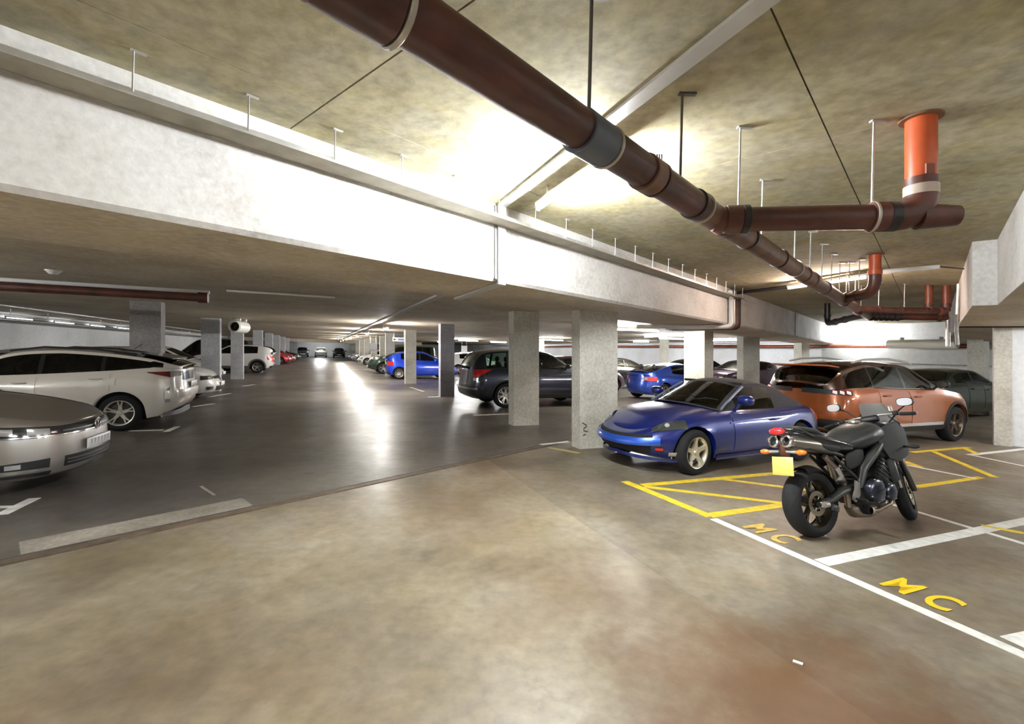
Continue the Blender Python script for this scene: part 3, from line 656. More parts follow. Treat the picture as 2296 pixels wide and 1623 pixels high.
def wheel_meshes(key, r, w, n, style, rimmat):
    if key in MESHES: return MESHES[key]
    h = w / 2; rr = r * .68
    t = MB().lathe([(rr, -h * .8), (rr + .01, -h * .98), (r * .86, -h * 1.05), (r * .955, -h * .93), (r, -h * .62), (r, h * .62), (r * .955, h * .93), (r * .86, h * 1.05), (rr + .01, h * .98), (rr, h * .8)], n=36)
    tm = t.mesh('tyre', RUBBER, 50)
    b = MB().lathe([(rr * 1.0, h * .97), (rr * 1.03, h * 1.0), (rr * .97, h * .95), (rr * .93, h * .8), (rr * .9, -h * .7)], n=36)
    hub = rr * .2; z0 = h * .62; z1 = h * .9
    b.lathe([(.001, z0 + .02), (hub * .6, z0 + .02), (hub, z0), (hub, z0 - .05)], n=18)
    for k in range(n):
        a0 = 2 * pi * k / n + pi / 2
        if style == 'wide': ws = ((hub * .8, .55), (rr * .5, .3), (rr * .8, .26), (rr * .95, .34))
        elif style == 'split': ws = None
        else: ws = ((hub * .8, .28), (rr * .5, .15), (rr * .95, .12))
        sp = [(0, ws)] if ws else [(-.17, ((hub * .9, .3), (rr * .55, .12), (rr * .95, .085))), (.17, ((hub * .9, .3), (rr * .55, .12), (rr * .95, .085)))]
        for off, wl in sp:
            rows = []
            for (q, hw) in wl:
                ww = hw * rr * .55; f = q / rr; a = a0 + off * f; zz = z0 + (z1 - z0) * f ** 2
                u = Vector((math.cos(a), 0, math.sin(a))); s = Vector((-math.sin(a), 0, math.cos(a)))
                rows.append([u * q - s * ww + Vector((0, zz - .03, 0)), u * q - s * ww * .8 + Vector((0, zz, 0)), u * q + s * ww * .8 + Vector((0, zz, 0)), u * q + s * ww + Vector((0, zz - .03, 0))])
            b.grid(rows)
    rm = b.mesh('rim', rimmat, 40)
    d = MB().lathe([(.001, h * .35), (rr * .62, h * .35), (rr * .62, h * .28), (rr * .93, h * .12)], n=28).mesh('brake_disc', M('brake disc', (.07, .065, .06), .5, .5), 40)
    MESHES[key] = (tm, rm, d); return MESHES[key]
LV = [0, .07, .17, .3, .45, .6, .74, .86, .94, 1]
class Car:
    def __init__(s, **k):
        s.__dict__.update(dict(W=1.78, fo=.85, wb=2.6, r=.31, tw=.2, Lf=.85, Lr=.7, nf=2.7, nr=3.2, zs=.2, tumble=.36, crown=.05, hood=.06, bow=.16, rbow=.12, spokes=5, style='five', rim=ALLOY, arch=.055,
                               sill=None, inS=[(0, .06), (.12, .02), (.45, 0), (.8, .025), (1, .09)], inF=[(0, .14), (.15, .03), (.35, 0), (.6, .03), (.85, .12), (1, .22)],
                               inR=[(0, .14), (.15, .03), (.4, 0), (.6, .03), (1, .06)], roof=None, pillar=None, trim=None, detail=True, seats=True, glassS=GLASSD, ds=.075, extra=None), **k)
        s.xf = s.fo + s.wb / 2; hw = s.W / 2; L = s.L; pts = []
        N = 60
        for i in range(N + 1):
            a = pi / 2 * (i / N) ** .8
            pts.append((s.xf - s.Lf + s.Lf * abs(math.cos(a)) ** (2 / s.nf), hw * math.sin(a) ** (2 / s.nf)))
        for i in range(1, 20): pts.append((s.xf - s.Lf - (L - s.Lf - s.Lr) * i / 20, hw))
        for i in range(N, -1, -1):
            a = pi / 2 * (i / N) ** .8
            pts.append((s.xf - L + s.Lr - s.Lr * abs(math.cos(a)) ** (2 / s.nr), hw * math.sin(a) ** (2 / s.nr)))
        q = [pts[0]]
        for p in pts[1:]:
            if (p[0] - q[-1][0]) ** 2 + (p[1] - q[-1][1]) ** 2 > 1e-7: q.append(p)
        s.pl = q; s.cs = [0.0]
        for i in range(1, len(q)): s.cs.append(s.cs[-1] + math.hypot(q[i][0] - q[i - 1][0], q[i][1] - q[i - 1][1]))
        s.S = s.cs[-1]; s.ze = hermite(s.edge)
        s.fS, s.fF, s.fR = hermite(s.inS), hermite(s.inF), hermite(s.inR)
        s.zsf = hermite(s.sill) if s.sill else (lambda u: s.zs)
        s.cr = hermite([(0, s.hood * .6), (s.edge[-1][0] * .12, s.hood), (s.edge[-1][0], s.hood * .7)])
    def pt(s, a):
        a = max(0, min(s.S, a)); lo, hi = 0, len(s.cs) - 1
        while hi - lo > 1:
            m = (lo + hi) // 2
            if s.cs[m] <= a: lo = m
            else: hi = m
        f = (a - s.cs[lo]) / max(1e-9, s.cs[hi] - s.cs[lo]); p, q = s.pl[lo], s.pl[hi]
        def nrm(i):
            b, c = s.pl[max(i - 1, 0)], s.pl[min(i + 1, len(s.pl) - 1)]; t = Vector((c[0] - b[0], c[1] - b[1])); t.normalize()
            n = Vector((-t.y, t.x))
            if i == 0: n = Vector((1, 0))
            if i == len(s.pl) - 1: n = Vector((-1, 0))
            return n if n.y >= -1e-6 else -n
        n = nrm(lo) * (1 - f) + nrm(hi) * f; n.normalize()
        return p[0] + (q[0] - p[0]) * f, p[1] + (q[1] - p[1]) * f, n
    def surf(s, a, z, off=0.0):
        neg = a < 0; x, y, n = s.pt(abs(a)); u = s.xf - x; zs = s.zsf(u); zt = s.ze(u); f = max(0, min(1, (z - zs) / (zt - zs)))
        wf = max(0, n.x) ** 1.5; wr = max(0, -n.x) ** 1.5; ws = max(0, 1 - wf - wr)
        ins = s.fF(f) * wf + s.fR(f) * wr + s.fS(f) * ws - off
        X, Y = x - n.x * ins, y - n.y * ins
        return Vector((X, -Y if neg else Y, z))
    def a_of_u(s, u):
        x = s.xf - u; lo, hi = 0, s.S
        for _ in range(40):
            m = (lo + hi) / 2
            if s.pt(m)[0] > x: lo = m
            else: hi = m
        return lo
    def patch(s, mb, a0, a1, z0, z1, off=.006, n=10, nz=4, both=True, sk=.012):
        # z0, z1: (low, high) at the two ends, or a function of t
        k0, f0 = len(mb.v), len(mb.f); rows = []
        for i in range(n + 1):
            t = i / n; a = a0 + (a1 - a0) * t
            lo, hi = (z0(t) if z1 is None else (z0(t), z1(t))) if callable(z0) else (z0[0] + (z1[0] - z0[0]) * t, z0[1] + (z1[1] - z0[1]) * t)
            r = [s.surf(a, lo + (hi - lo) * j / nz, off) for j in range(nz + 1)]
            r = [s.surf(a, lo, off - sk)] + r + [s.surf(a, hi, off - sk)]
            rows.append(r)
        rows = [[s.surf(a0, p.z, off - sk) for p in rows[0]]] + rows + [[s.surf(a1, p.z, off - sk) for p in rows[-1]]]
        mb.grid(rows)
        if both:
            m = len(mb.v) - k0; nf = len(mb.f) - f0
            mb.v += [(x, -y, z) for x, y, z in mb.v[k0:k0 + m]]; mb.f += [tuple(i + m for i in reversed(f)) for f in mb.f[f0:f0 + nf]]
        return mb
    def build(s, name, label, cat, loc, heading, pm, group=None):
        t = s.root = thing(name, label, cat, loc, heading, group)
        roofm = s.roof or pm; pillm = s.pillar or BLACK
        xw = [s.wb / 2, -s.wb / 2]; R = s.r + s.arch
        # sample positions around the outline
        A = [i * s.S / round(s.S / s.ds) for i in range(round(s.S / s.ds) + 1)]
        for w in xw:
            aL, aH = s.a_of_u(s.xf - w - R), s.a_of_u(s.xf - w + R); A = [a for a in A if not (aL - .04 < a < aH + .04)]
            zc = s.r; zs = s.zsf(s.xf - w)
            ph = math.asin(max(-1, min(1, (zs - zc) / R)))
            A += [s.a_of_u(s.xf - w - R * math.cos(ph + (pi - 2 * ph) * i / 18)) for i in range(19)] + [aL - .015, aH + .015]
        A = sorted(set(A)); rows = []; top = []
        for a in A:
            x, y, n = s.pt(a); u = s.xf - x; zb = s.zsf(u); zt = s.ze(u)
            for w in xw:
                dx = abs(x - w)
                if dx < R + 1e-4: zb = max(zb, s.r + math.sqrt(max(0, R * R - dx * dx))) if zb < s.r + math.sqrt(max(0, R * R - dx * dx)) else zb
            zb = min(zb, zt - .05)
            row = [s.surf(a, zb, -.09), s.surf(a, zb, -.012)] + [s.surf(a, zb + .004 + (zt - zb - .004) * l) for l in LV]
            rows.append(row); top.append(row[-1])
        mb = MB(); mb.grid(rows); mb.mirror_y()
        body = mb.build('body_shell', pm, t, 50)
        # deck
        u0, u1 = s.cab
        V = [-1, -.94, -.75, -.5, -.25, 0, .25, .5, .75, .94, 1]
        ymax = max(p.y for p in top)
        def deckrow(p): return [Vector((p.x, p.y * v, p.z + s.cr(s.xf - p.x) * (1 - abs(v) ** 2.4) * (p.y / ymax))) for v in V]
        hood = [deckrow(p) for p in top if s.xf - p.x <= u0 + .02]; boot = [deckrow(p) for p in top if s.xf - p.x >= u1 - .02]
        if len(hood) > 1: MB().grid(hood).build('bonnet', pm, t, 50)
        if len(boot) > 1: MB().grid(boot).build('boot_lid', pm, t, 50)
        # greenhouse
        P = s.rail; nP = len(P) - 1
        T = sorted(set([round(i * .125, 4) for i in range(nP * 8 + 1)] + list(s.ws) + list(s.rw) + [w for q in s.wins for w in [s.t_of_u(q[0]), s.t_of_u(q[1])]]))
        def eY(u):
            b = 0
            for i in range(len(top) - 1):
                p, q = top[i], top[i + 1]; up, uq = s.xf - p.x, s.xf - q.x
                if min(up, uq) <= u <= max(up, uq) and abs(uq - up) > 1e-6:
                    b = max(b, p.y + (q.y - p.y) * (u - up) / (uq - up))
            return b if b > 0 else ymax * .8
        side = []; cross = []; st = []
        U = s.rail[-1][0]
        for tt in T:
            u, z = catmull(P, tt); zb = s.ze(u); z = max(z, zb + .002); h = z - zb; yb = eY(u) - .012; yr = max(.3, yb - s.tumble * h - min(.03, h * .15))
            f = [0, .03, .3, .65, -1, 1] if h > .16 else [0, .1, .3, .6, .85, 1]
            f = [(1 - .05 / h) if q < 0 else q for q in f]; x = s.xf - u
            side.append([Vector((x, yb + (yr - yb) * q + .05 * h * 4 * q * (1 - q) * .5, zb + h * q)) for q in f]); st.append((tt, u, h))
            fr = max(0, 1 - max(0, u - P[0][0]) / max(.01, s.bowlen if hasattr(s, 'bowlen') else (P[2][0] - P[0][0]))); ba = max(0, 1 - max(0, U - u) / max(.01, U - P[-3][0]))
            bow = s.bow * fr - s.rbow * ba
            cc = s.hood * fr + s.crown * (1 - fr)
            cross.append([Vector((x + bow * (1 - v * v), yr * v, z + cc * (1 - abs(v) ** 2.2))) for v in V])
        def pick(grid, test):
            m = MB(); n = len(grid[0]); m.v = [tuple(p) for r in grid for p in r]; fs = []
            for i in range(len(grid) - 1):
                for j in range(n - 1):
                    if test(i, j): fs.append((i * n + j, i * n + j + 1, (i + 1) * n + j + 1, (i + 1) * n + j))
            used = sorted({q for f in fs for q in f}); mp = {q: k for k, q in enumerate(used)}
            m.v = [m.v[q] for q in used]; m.f = [tuple(mp[q] for q in f) for f in fs]; return m
        tm = [(st[i][0] + st[i + 1][0]) / 2 for i in range(len(st) - 1)]; um = [(st[i][1] + st[i + 1][1]) / 2 for i in range(len(st) - 1)]; hm = [(st[i][2] + st[i + 1][2]) / 2 for i in range(len(st) - 1)]
        inwin = lambda i: any(q[0] <= um[i] <= q[1] for q in s.wins) and hm[i] > .1
        isglass = lambda i, j: inwin(i) and j in (1, 2, 3) and (tm[i] <= s.rw[1])
        ispill = lambda i, j: (not inwin(i)) and j in (1, 2, 3) and any(s.wins[k][1] <= um[i] <= s.wins[k + 1][0] for k in range(len(s.wins) - 1))
        wsf = lambda i, j: s.ws[0] <= tm[i] <= s.ws[1] and 1 <= j <= len(V) - 3
        rwf = lambda i, j: s.rw[0] <= tm[i] <= s.rw[1] and 1 <= j <= len(V) - 3
        flip = [[Vector((p.x, -p.y, p.z)) for p in r] for r in side]
        shell = pick(cross, lambda i, j: not wsf(i, j) and not rwf(i, j))
        for g in (side, flip):
            q = pick(g, lambda i, j: not isglass(i, j) and not ispill(i, j)); shell.add(q.v, q.f)
        shell.build('roof' if not s.roof else 'soft_top' if s.soft else 'roof', roofm, t, 50)
        gaps = [(s.wins[k][1], s.wins[k + 1][0]) for k in range(len(s.wins) - 1)]
        for g in (side, flip):
            for (g0, g1) in gaps:
                q = pick(g, lambda i, j: ispill(i, j) and g0 <= um[i] <= g1)
                if q.f: q.build('door_pillar', pillm, t, 50)
        q = pick(cross, wsf); q.build('windscreen', s.glassF if hasattr(s, 'glassF') else GLASSD, t, 60)
        q = pick(cross, rwf)
        if q.f: q.build('rear_window', s.glassR if hasattr(s, 'glassR') else GLASSD, t, 60)
        for (w0, w1) in s.wins:
            for g in (side, flip):
                q = pick(g, lambda i, j: isglass(i, j) and w0 <= um[i] <= w1)
                if g is side: q.f = [tuple(reversed(f)) for f in q.f]
                if q.f: q.build('side_window', s.glassS, t, 60)
        # inner hull
        hull = MB(); zb_ = s.ze(s.cab[0] + .5)
        x0, x1 = s.xf - s.cab[0] + .25, s.xf - min(s.cab[1], s.L - .25)
        hw = s.W / 2 - .12
        hull.box(((s.xf - .35 + s.xf - s.L + .35) / 2, 0, s.zs + .16), (s.L - .7, s.W - .62, .24), None, .04)
        hull.box(((x0 + x1) / 2, 0, (s.zs + zb_ - .12) / 2 + .05), (x0 - x1, (hw) * 2 - .02, zb_ - .12 - s.zs), None, .05)
        for w in xw: hull.box((w, 0, s.r + .12), (R * 2 + .1, s.W - .6, s.r * 1.5), None, .05)
        hull.build('cabin_floor', DARK, t)
        if s.seats:
            rows_ = [s.cab[0] + 1.25] + ([s.cab[0] + 2.1] if s.cab[1] - s.cab[0] > 2.1 else [])
            for us in rows_:
                for sd in (-1, 1):
                    m = MB(); y = sd * .37; x = s.xf - us; zz = zb_ - .1
                    rws = []
                    for (dx, dz, wy, th) in ((.1, -.2, .23, .06), (.04, 0, .24, .07), (-.03, .2, .22, .06), (-.05, .28, .15, .05)):
                        rws.append([Vector((x + dx + th * math.cos(a), y + wy * math.sin(a), zz + dz)) for a in [2 * pi * i / 12 for i in range(12)]])
                    m.grid(rws, True); m.ell((x - .07, y, zz + .37), (.055, .13, .09), 10, 6); m.build('seat', SEAT, t, 60)
            m = MB(); cx_, cz = s.xf - s.cab[0] - .72, zb_ - .02
            m.tube([(cx_ + .09 * math.cos(a), -.37 + .18 * math.sin(a), cz + .16 * math.cos(a)) for a in [2 * pi * i / 20 for i in range(21)]], .014, 6, False); m.build('steering_wheel', BLACK, t)
            MB().box((s.xf - s.cab[0] - .45, 0, zb_ - .08), (.45, s.W - .35, .16), None, .05).build('dashboard', BLACK, t)
        # wheels
        tm_, rm_, dm_ = wheel_meshes((s.r, s.tw, s.spokes, s.style, s.rim.name), s.r, s.tw, s.spokes, s.style, s.rim)
        yw = s.W / 2 - .02 - s.tw / 2
        for w in xw:
            for sd in (1, -1):
                o = put('wheel', tm_, t); o.location = (w, sd * yw, s.r)
                rz = 0 if sd > 0 else pi
                st_ = getattr(s, 'steer', 0) if w > 0 else 0
                o.rotation_euler = (0, 0, rz + st_)
                put('rim', rm_, o); put('brake_disc', dm_, o)
        s.pm = pm
        if s.detail and s.extra: s.extra(s, t, pm)
        return t
    def t_of_u(s, u):
        n = len(s.rail) - 1; best = 0; bd = 9
        for i in range(n * 40 + 1):
            d = abs(catmull(s.rail, i / 40)[0] - u)
            if d < bd - 1e-9: bd, best = d, i / 40
        return round(best, 4)
    # fittings
    def P(s, name, mat, a0, a1, z0, z1=None, both=True, off=.006, n=10, nz=4, ang=40):
        if not both: return s.patch(MB(), a0, a1, z0, z1, off, n, nz, False).build(name, mat, s.root, ang)
        for sd in (1, -1): o = s.patch(MB(), sd * a0, sd * a1, z0, z1, off, n, nz, False).build(name, mat, s.root, ang)
        return o
    def doors(s, cuts, z0=None):
        for (ua, ub) in cuts:
            a0, a1 = s.a_of_u(ua), s.a_of_u(ub)
            for sd in (1, -1):
                m = MB(); lo = (z0 or s.zs + .12)
                R_ = s.r + s.arch + .025
                def f0(t):
                    u = ua + (ub - ua) * t; z = lo
                    for uw in (s.fo, s.fo + s.wb):
                        if abs(u - uw) < R_: z = max(z, s.r + math.sqrt(R_ * R_ - (u - uw) ** 2))
                    return min(z, s.ze(u) - .1)
                f1 = lambda t: s.ze(ua + (ub - ua) * t) - .035
                s.patch(m, a0 * sd, a1 * sd, f0, f1, .007, 20, 6, False, .014)
                d = m.build('door', s.pm, s.root, 40)
                ah = s.a_of_u(ub - .2); zh = s.ze(ub) - .13; p = s.surf(ah * sd, zh, .028)
                MB().box(p, (.19, .025, .028), None, .01).build('door_handle', s.hand if hasattr(s, 'hand') else s.pm, d)
    def mirrors(s, u, mat, z=None):
        p = s.surf(s.a_of_u(u), s.ze(u) - .03, .0)
        for sd in (1, -1):
            m = MB(); c = Vector((p.x, sd * (p.y + .14), (z or p.z + .075)))
            rows = []
            for (dx, k) in ((.075, .35), (.06, .75), (.02, 1), (-.04, 1.0), (-.05, .93)):
                rows.append([c + Vector((dx, .115 * k * math.copysign(abs(math.cos(a)) ** .7, math.cos(a)), .07 * k * math.copysign(abs(math.sin(a)) ** .7, math.sin(a)))) for a in [2 * pi * i / 16 for i in range(16)]])
            m.grid(rows, True); n0 = len(m.v); m.v += [tuple(c + Vector((.08, 0, 0)))]; m.f += [(i, (i + 1) % 16, n0) for i in range(16)]
            m.tube([Vector((p.x - .01, sd * (p.y - .06), p.z + .0)), c + Vector((0, -sd * .08, -.03))], .025, 8)
            mr = m.build('wing_mirror', mat, s.root, 50)
            MB().add([c + Vector((-.052, .1 * math.cos(a), .06 * math.sin(a))) for a in [2 * pi * i / 16 for i in range(16)]], [tuple(range(16))]).build('mirror_glass', CHROME, mr)
    def plate(s, front=True, z=.45, mat=None, w=.52, h=.112, off=.02):
        a = 0 if front else s.S; p = s.surf(a, z, off)
        MB().box(p, (.012, w, h), None, .004).build('number_plate', mat or WPLATE, s.root)
    def arches(s, mat, wd=.06, off=.012):
        for w in (s.wb / 2, -s.wb / 2):
            for sd in (1, -1):
                rows = []; m = MB()
                for i in range(23):
                    ph = -.28 + (pi + .56) * i / 22; row = []
                    for q, o_ in ((s.arch + .0, off - .02), (s.arch + .003, off), (s.arch + wd, off), (s.arch + wd + .008, off - .02)):
                        rr = s.r + q; x = w + rr * math.cos(ph); z = max(s.zs + .02, s.r + rr * math.sin(ph)); row.append(s.surf(sd * s.a_of_u(s.xf - x), z, o_))
                    rows.append(row)
                m.grid(rows); m.build('arch_trim', mat, s.root, 40)
# ------------------------------------------------------------------ the parked vehicles
HP_ = AB                                       # bays lie across the aisle
def place(car, wheel, axle, sd, heading):
    """origin of a car from the spot where one outer tyre face meets the slab"""
    lx = car.wb / 2 if axle == 'front' else -car.wb / 2; ly = (car.W / 2 - .02) * sd
    c, q = math.cos(heading), math.sin(heading)
    x = wheel[0] - (lx * c - ly * q); y = wheel[1] - (lx * q + ly * c)
    return (x, y, zf(x))
def nose(car, p, heading, rear=False):
    d = (-car.xf if not rear else car.L - car.xf); x = p[0] + d * math.cos(heading); y = p[1] + d * math.sin(heading)
    return (x, y, zf(x))
def front_basic(c, z_l, z_g, a_l=(.5, .98), grille=True, fog=True, mat=LENSD):
    c.P('headlight', mat, a_l[0], a_l[1], (z_l[0] + .03, z_l[1] - .01), z_l, off=.008)
    c.P('headlamp_lens', LENS, a_l[0] + .08, a_l[0] + .26, (z_l[0] + .04, z_l[1] - .03), (z_l[0] + .03, z_l[1] - .03), off=.014, n=6)
    if grille: c.P('grille', BLACK, -.46, .46, z_g, z_g, both=False, off=.006)
    c.P('lower_grille', BLACK, -.5, .5, (c.zsf(0) + .07, c.zsf(0) + .2), (c.zsf(0) + .07, c.zsf(0) + .2), both=False, off=.006)
    if fog: c.P('fog_lamp', LENSD, .62, .82, (c.zsf(0) + .1, c.zsf(0) + .2), (c.zsf(0) + .1, c.zsf(0) + .19), off=.01, n=4)
def rear_basic(c, z_l, a_l=(.42, .95), mat=RED, bump=True):
    S_ = c.S
    c.P('tail_light', mat, S_ - a_l[1], S_ - a_l[0], z_l, z_l, off=.01)
    if bump: c.P('rear_valance', BLACK, S_ - .75, S_ + .0, (c.zsf(c.L) + .02, c.zsf(c.L) + .14), (c.zsf(c.L) + .02, c.zsf(c.L) + .16), off=.008)
def xhatch(c, t, pm):
    front_basic(c, (c.ze(0) - .1, c.ze(0) + .02), (c.ze(0) - .08, c.ze(0) - .02)); rear_basic(c, (c.ze(c.L) - .3, c.ze(c.L) - .06))
    c.doors([(1.35, 2.25), (2.28, 3.05)]); c.mirrors(1.5, pm); c.plate(True); c.plate(False, .8, YPLATE)
def xcoupe2(c, t, pm):
    front_basic(c, (c.ze(0) - .1, c.ze(0) + .02), (c.ze(0) - .08, c.ze(0) - .02)); rear_basic(c, (c.ze(c.L) - .25, c.ze(c.L) - .08))
    c.doors([(1.45, 2.75)]); c.mirrors(1.55, pm); c.plate(True); c.plate(False, .62, YPLATE)
def H(**k):
    d = dict(L=4.05, W=1.75, fo=.84, wb=2.52, r=.31, edge=[(0, .68), (.35, .79), (.8, .88), (1.15, .95), (2.4, .99), (3.5, 1.04), (4.05, .98)],
             rail=[(1.1, .95), (1.9, 1.37), (2.45, 1.43), (3.25, 1.38), (3.75, 1.22), (3.97, 1.03)], ws=(.1, .93), rw=(3.35, 4.8), wins=[(1.5, 2.22), (2.3, 3.25)], cab=(1.05, 4.0), extra=xhatch)
    d.update(k); return Car(**d)
def SUVs(**k):
    d = dict(L=4.4, W=1.82, fo=.88, wb=2.64, r=.35, tw=.22, zs=.26, edge=[(0, .8), (.3, .92), (.9, 1.02), (1.3, 1.07), (2.5, 1.08), (3.6, 1.12), (4.4, 1.05)],
             rail=[(1.25, 1.06), (2.0, 1.5), (2.6, 1.58), (3.55, 1.55), (4.1, 1.42), (4.32, 1.12)], ws=(.1, .93), rw=(3.35, 4.8), wins=[(1.6, 2.4), (2.48, 3.3), (3.38, 3.85)], cab=(1.2, 4.35), extra=xhatch)
    d.update(k); return Car(**d)
def SED(**k):
    d = dict(L=4.6, W=1.8, fo=.85, wb=2.76, r=.32, edge=[(0, .66), (.4, .78), (.9, .88), (1.4, .95), (2.6, .98), (3.6, 1.02), (4.3, 1.02), (4.6, .95)],
             rail=[(1.35, .95), (2.2, 1.33), (2.7, 1.38), (3.3, 1.33), (3.9, 1.1), (4.1, 1.02)], ws=(.1, .93), rw=(3.2, 4.7), wins=[(1.75, 2.6), (2.68, 3.55)], cab=(1.3, 4.1), extra=xhatch)
    d.update(k); return Car(**d)

BLUE = paint('deep blue', (.003, .013, .135), .3, .3); BLUE2 = paint('bright blue', (.01, .06, .62), .3, .3); BLUE3 = paint('mid blue', (.02, .06, .34), .5, .3)
SILV = paint('warm silver', (.42, .4, .37), .75, .34); WHITE = paint('white', (.72, .71, .68), .0, .3); CREAM = paint('pearl white', (.66, .62, .55), .1, .3)
NAVY = paint('dark navy', (.016, .02, .036), .5, .3); ORANGE = paint('copper orange', (.29, .068, .008), .3, .33); BLK = paint('black', (.012, .012, .015), .3, .25)
PLUM = paint('dark plum', (.05, .022, .04), .5, .3); REDP = paint('red', (.5, .012, .03), .2, .3); GREY = paint('grey', (.2, .2, .21), .6, .3); GREEN = paint('dark green', (.02, .035, .02), .4, .3); BURG = paint('burgundy', (.06, .012, .022), .4, .3)
SOFT = M('soft top cloth', (.028, .026, .03), .8, bump=.2, bscale=120)
GOLDAL = M('pale alloy', (.66, .62, .48), .3, .7)

# --- the blue convertible
def xbar(c, t, pm):
    S_ = c.S
    c.P('headlight', M('smoked headlamp', (.05, .055, .05), .08, .3, 1.0), .6, 1.12, lambda q: (.575 + .055 * q - .05 * (q - .5) ** 2, .60 + .13 * q + .035 * math.sin(pi * min(1, q * 1.1))), None, off=.008, n=14)
    hl = MB(); p = c.surf(.84, .655, .006)
    for sd in (1, -1): hl.ell((p.x, p.y * sd, p.z), (.035, .04, .035), 14, 8)
    hl.build('headlamp_bulb', LENS, t)
    c.P('lower_intake', DARK, -.6, .6, lambda q: (.27, .40 + .0 * q), None, both=False, off=.004, n=16)
    c.P('bumper_bar', paint('lighter blue', (.02, .09, .5), .4, .3), -.72, .72, lambda q: (.405 - .035 * math.sin(pi * q), .505 - .03 * math.sin(pi * q)), None, both=False, off=.035, n=24, nz=6)
    c.P('bumper_slot', DARK, -.62, .62, lambda q: (.50 - .03 * math.sin(pi * q), .535 - .03 * math.sin(pi * q)), None, both=False, off=.008, n=20)
    c.P('front_lip', pm, -1.25, 1.25, lambda q: (.165 + .05 * (1 - abs(2 * q - 1)), .2 + .06 * (1 - abs(2 * q - 1))), None, both=False, off=.05, n=30)
    c.P('indicator_lens', RED, .66, .76, (.33, .365), (.33, .365), off=.012, n=4)
    c.P('fog_lamp', LENS, .84, 1.0, (.255, .31), (.26, .315), off=.012, n=6)
    e = MB().ell((0, 0, 0), (.035, .05, .012), 14, 6, Matrix.Rotation(.25, 3, 'Y')); o = e.build('bonnet_badge', LENS, t); o.location = c.surf(0, c.ze(0), 0) + Vector((-.13, 0, .032))
    c.doors([(1.52, 2.62)], .3); c.mirrors(1.66, pm, .99)
    c.P('side_crease', pm, c.a_of_u(1.45), c.a_of_u(2.9), lambda q: (.66 + .05 * q, .685 + .05 * q), None, off=.01)
    c.P('sill_skirt', pm, c.a_of_u(1.2), c.a_of_u(2.66), (.17, .24), (.17, .24), off=.02)
    c.P('tail_light', RED, S_ - .9, S_ - .55, (.62, .72), (.62, .72), off=.008); c.plate(False, .5, YPLATE)
    m = MB(); k = catmull(c.rail, .1)
    for sd in (1, -1): MB().tube([Vector((c.xf - catmull(c.rail, q)[0] , sd * (.69 - .12 * q), catmull(c.rail, q)[1] + .012)) for q in (.05, .3, .6, .95)], .018, 8).build('windscreen_frame', M('silver blue trim', (.3, .33, .42), .3, .5), t)
    MB().tube([(c.xf - 2.0, y, 1.2) for y in (-.55, 0, .55)], .02, 8).build('header_rail', BLACK, t)
    w = MB(); 
    for y in (-.3, .15): w.tube([(c.xf - 1.26, y, .94), (c.xf - 1.36, y + .28, .99), (c.xf - 1.34, y + .5, .985)], .008, 6)
    w.build('wiper', BLACK, t)
    MB().box((c.xf - 1.98, .08, 1.14), (.02, .22, .06), None, .01).build('rear_mirror', BLACK, t)
bar = Car(L=3.95, W=1.64, fo=.8, wb=2.275, r=.302, tw=.2, Lf=1.0, Lr=.8, nf=2.25, nr=2.6, zs=.19, spokes=5, style='wide', rim=GOLDAL, arch=.045,
          sill=[(0, .26), (.5, .2), (.9, .19), (3.2, .19), (3.95, .3)],
          edge=[(0, .545), (.25, .63), (.55, .715), (.85, .775), (1.3, .82), (1.9, .825), (2.6, .82), (3.1, .845), (3.6, .82), (3.95, .74)],
          inF=[(0, .12), (.2, .05), (.5, 0), (.75, .035), (.9, .11), (1, .2)], inS=[(0, .07), (.2, .02), (.5, .0), (.72, .03), (.9, .07), (1, .14)], inR=[(0, .15), (.2, .02), (.5, 0), (.8, .03), (1, .12)],
          hood=.075, crown=.055, bow=.26, tumble=.42, rail=[(1.36, .83), (1.98, 1.155), (2.35, 1.2), (2.72, 1.15), (3.05, 1.0), (3.32, .86)], ws=(.08, .95), rw=(3.25, 3.85), wins=[(1.72, 2.6)], cab=(1.3, 3.3),
          roof=SOFT, soft=True, pillar=SOFT, glassF=GLASSC, glassS=GLASSD, steer=.06, ds=.05, extra=xbar)
hb = pi + math.radians(27)
bar.build('convertible_car', 'dark blue two-seat convertible with a black soft top beside the scuffed wide column', 'car', place(bar, at(1563, 1066), 'front', 1, hb), hb, BLUE)

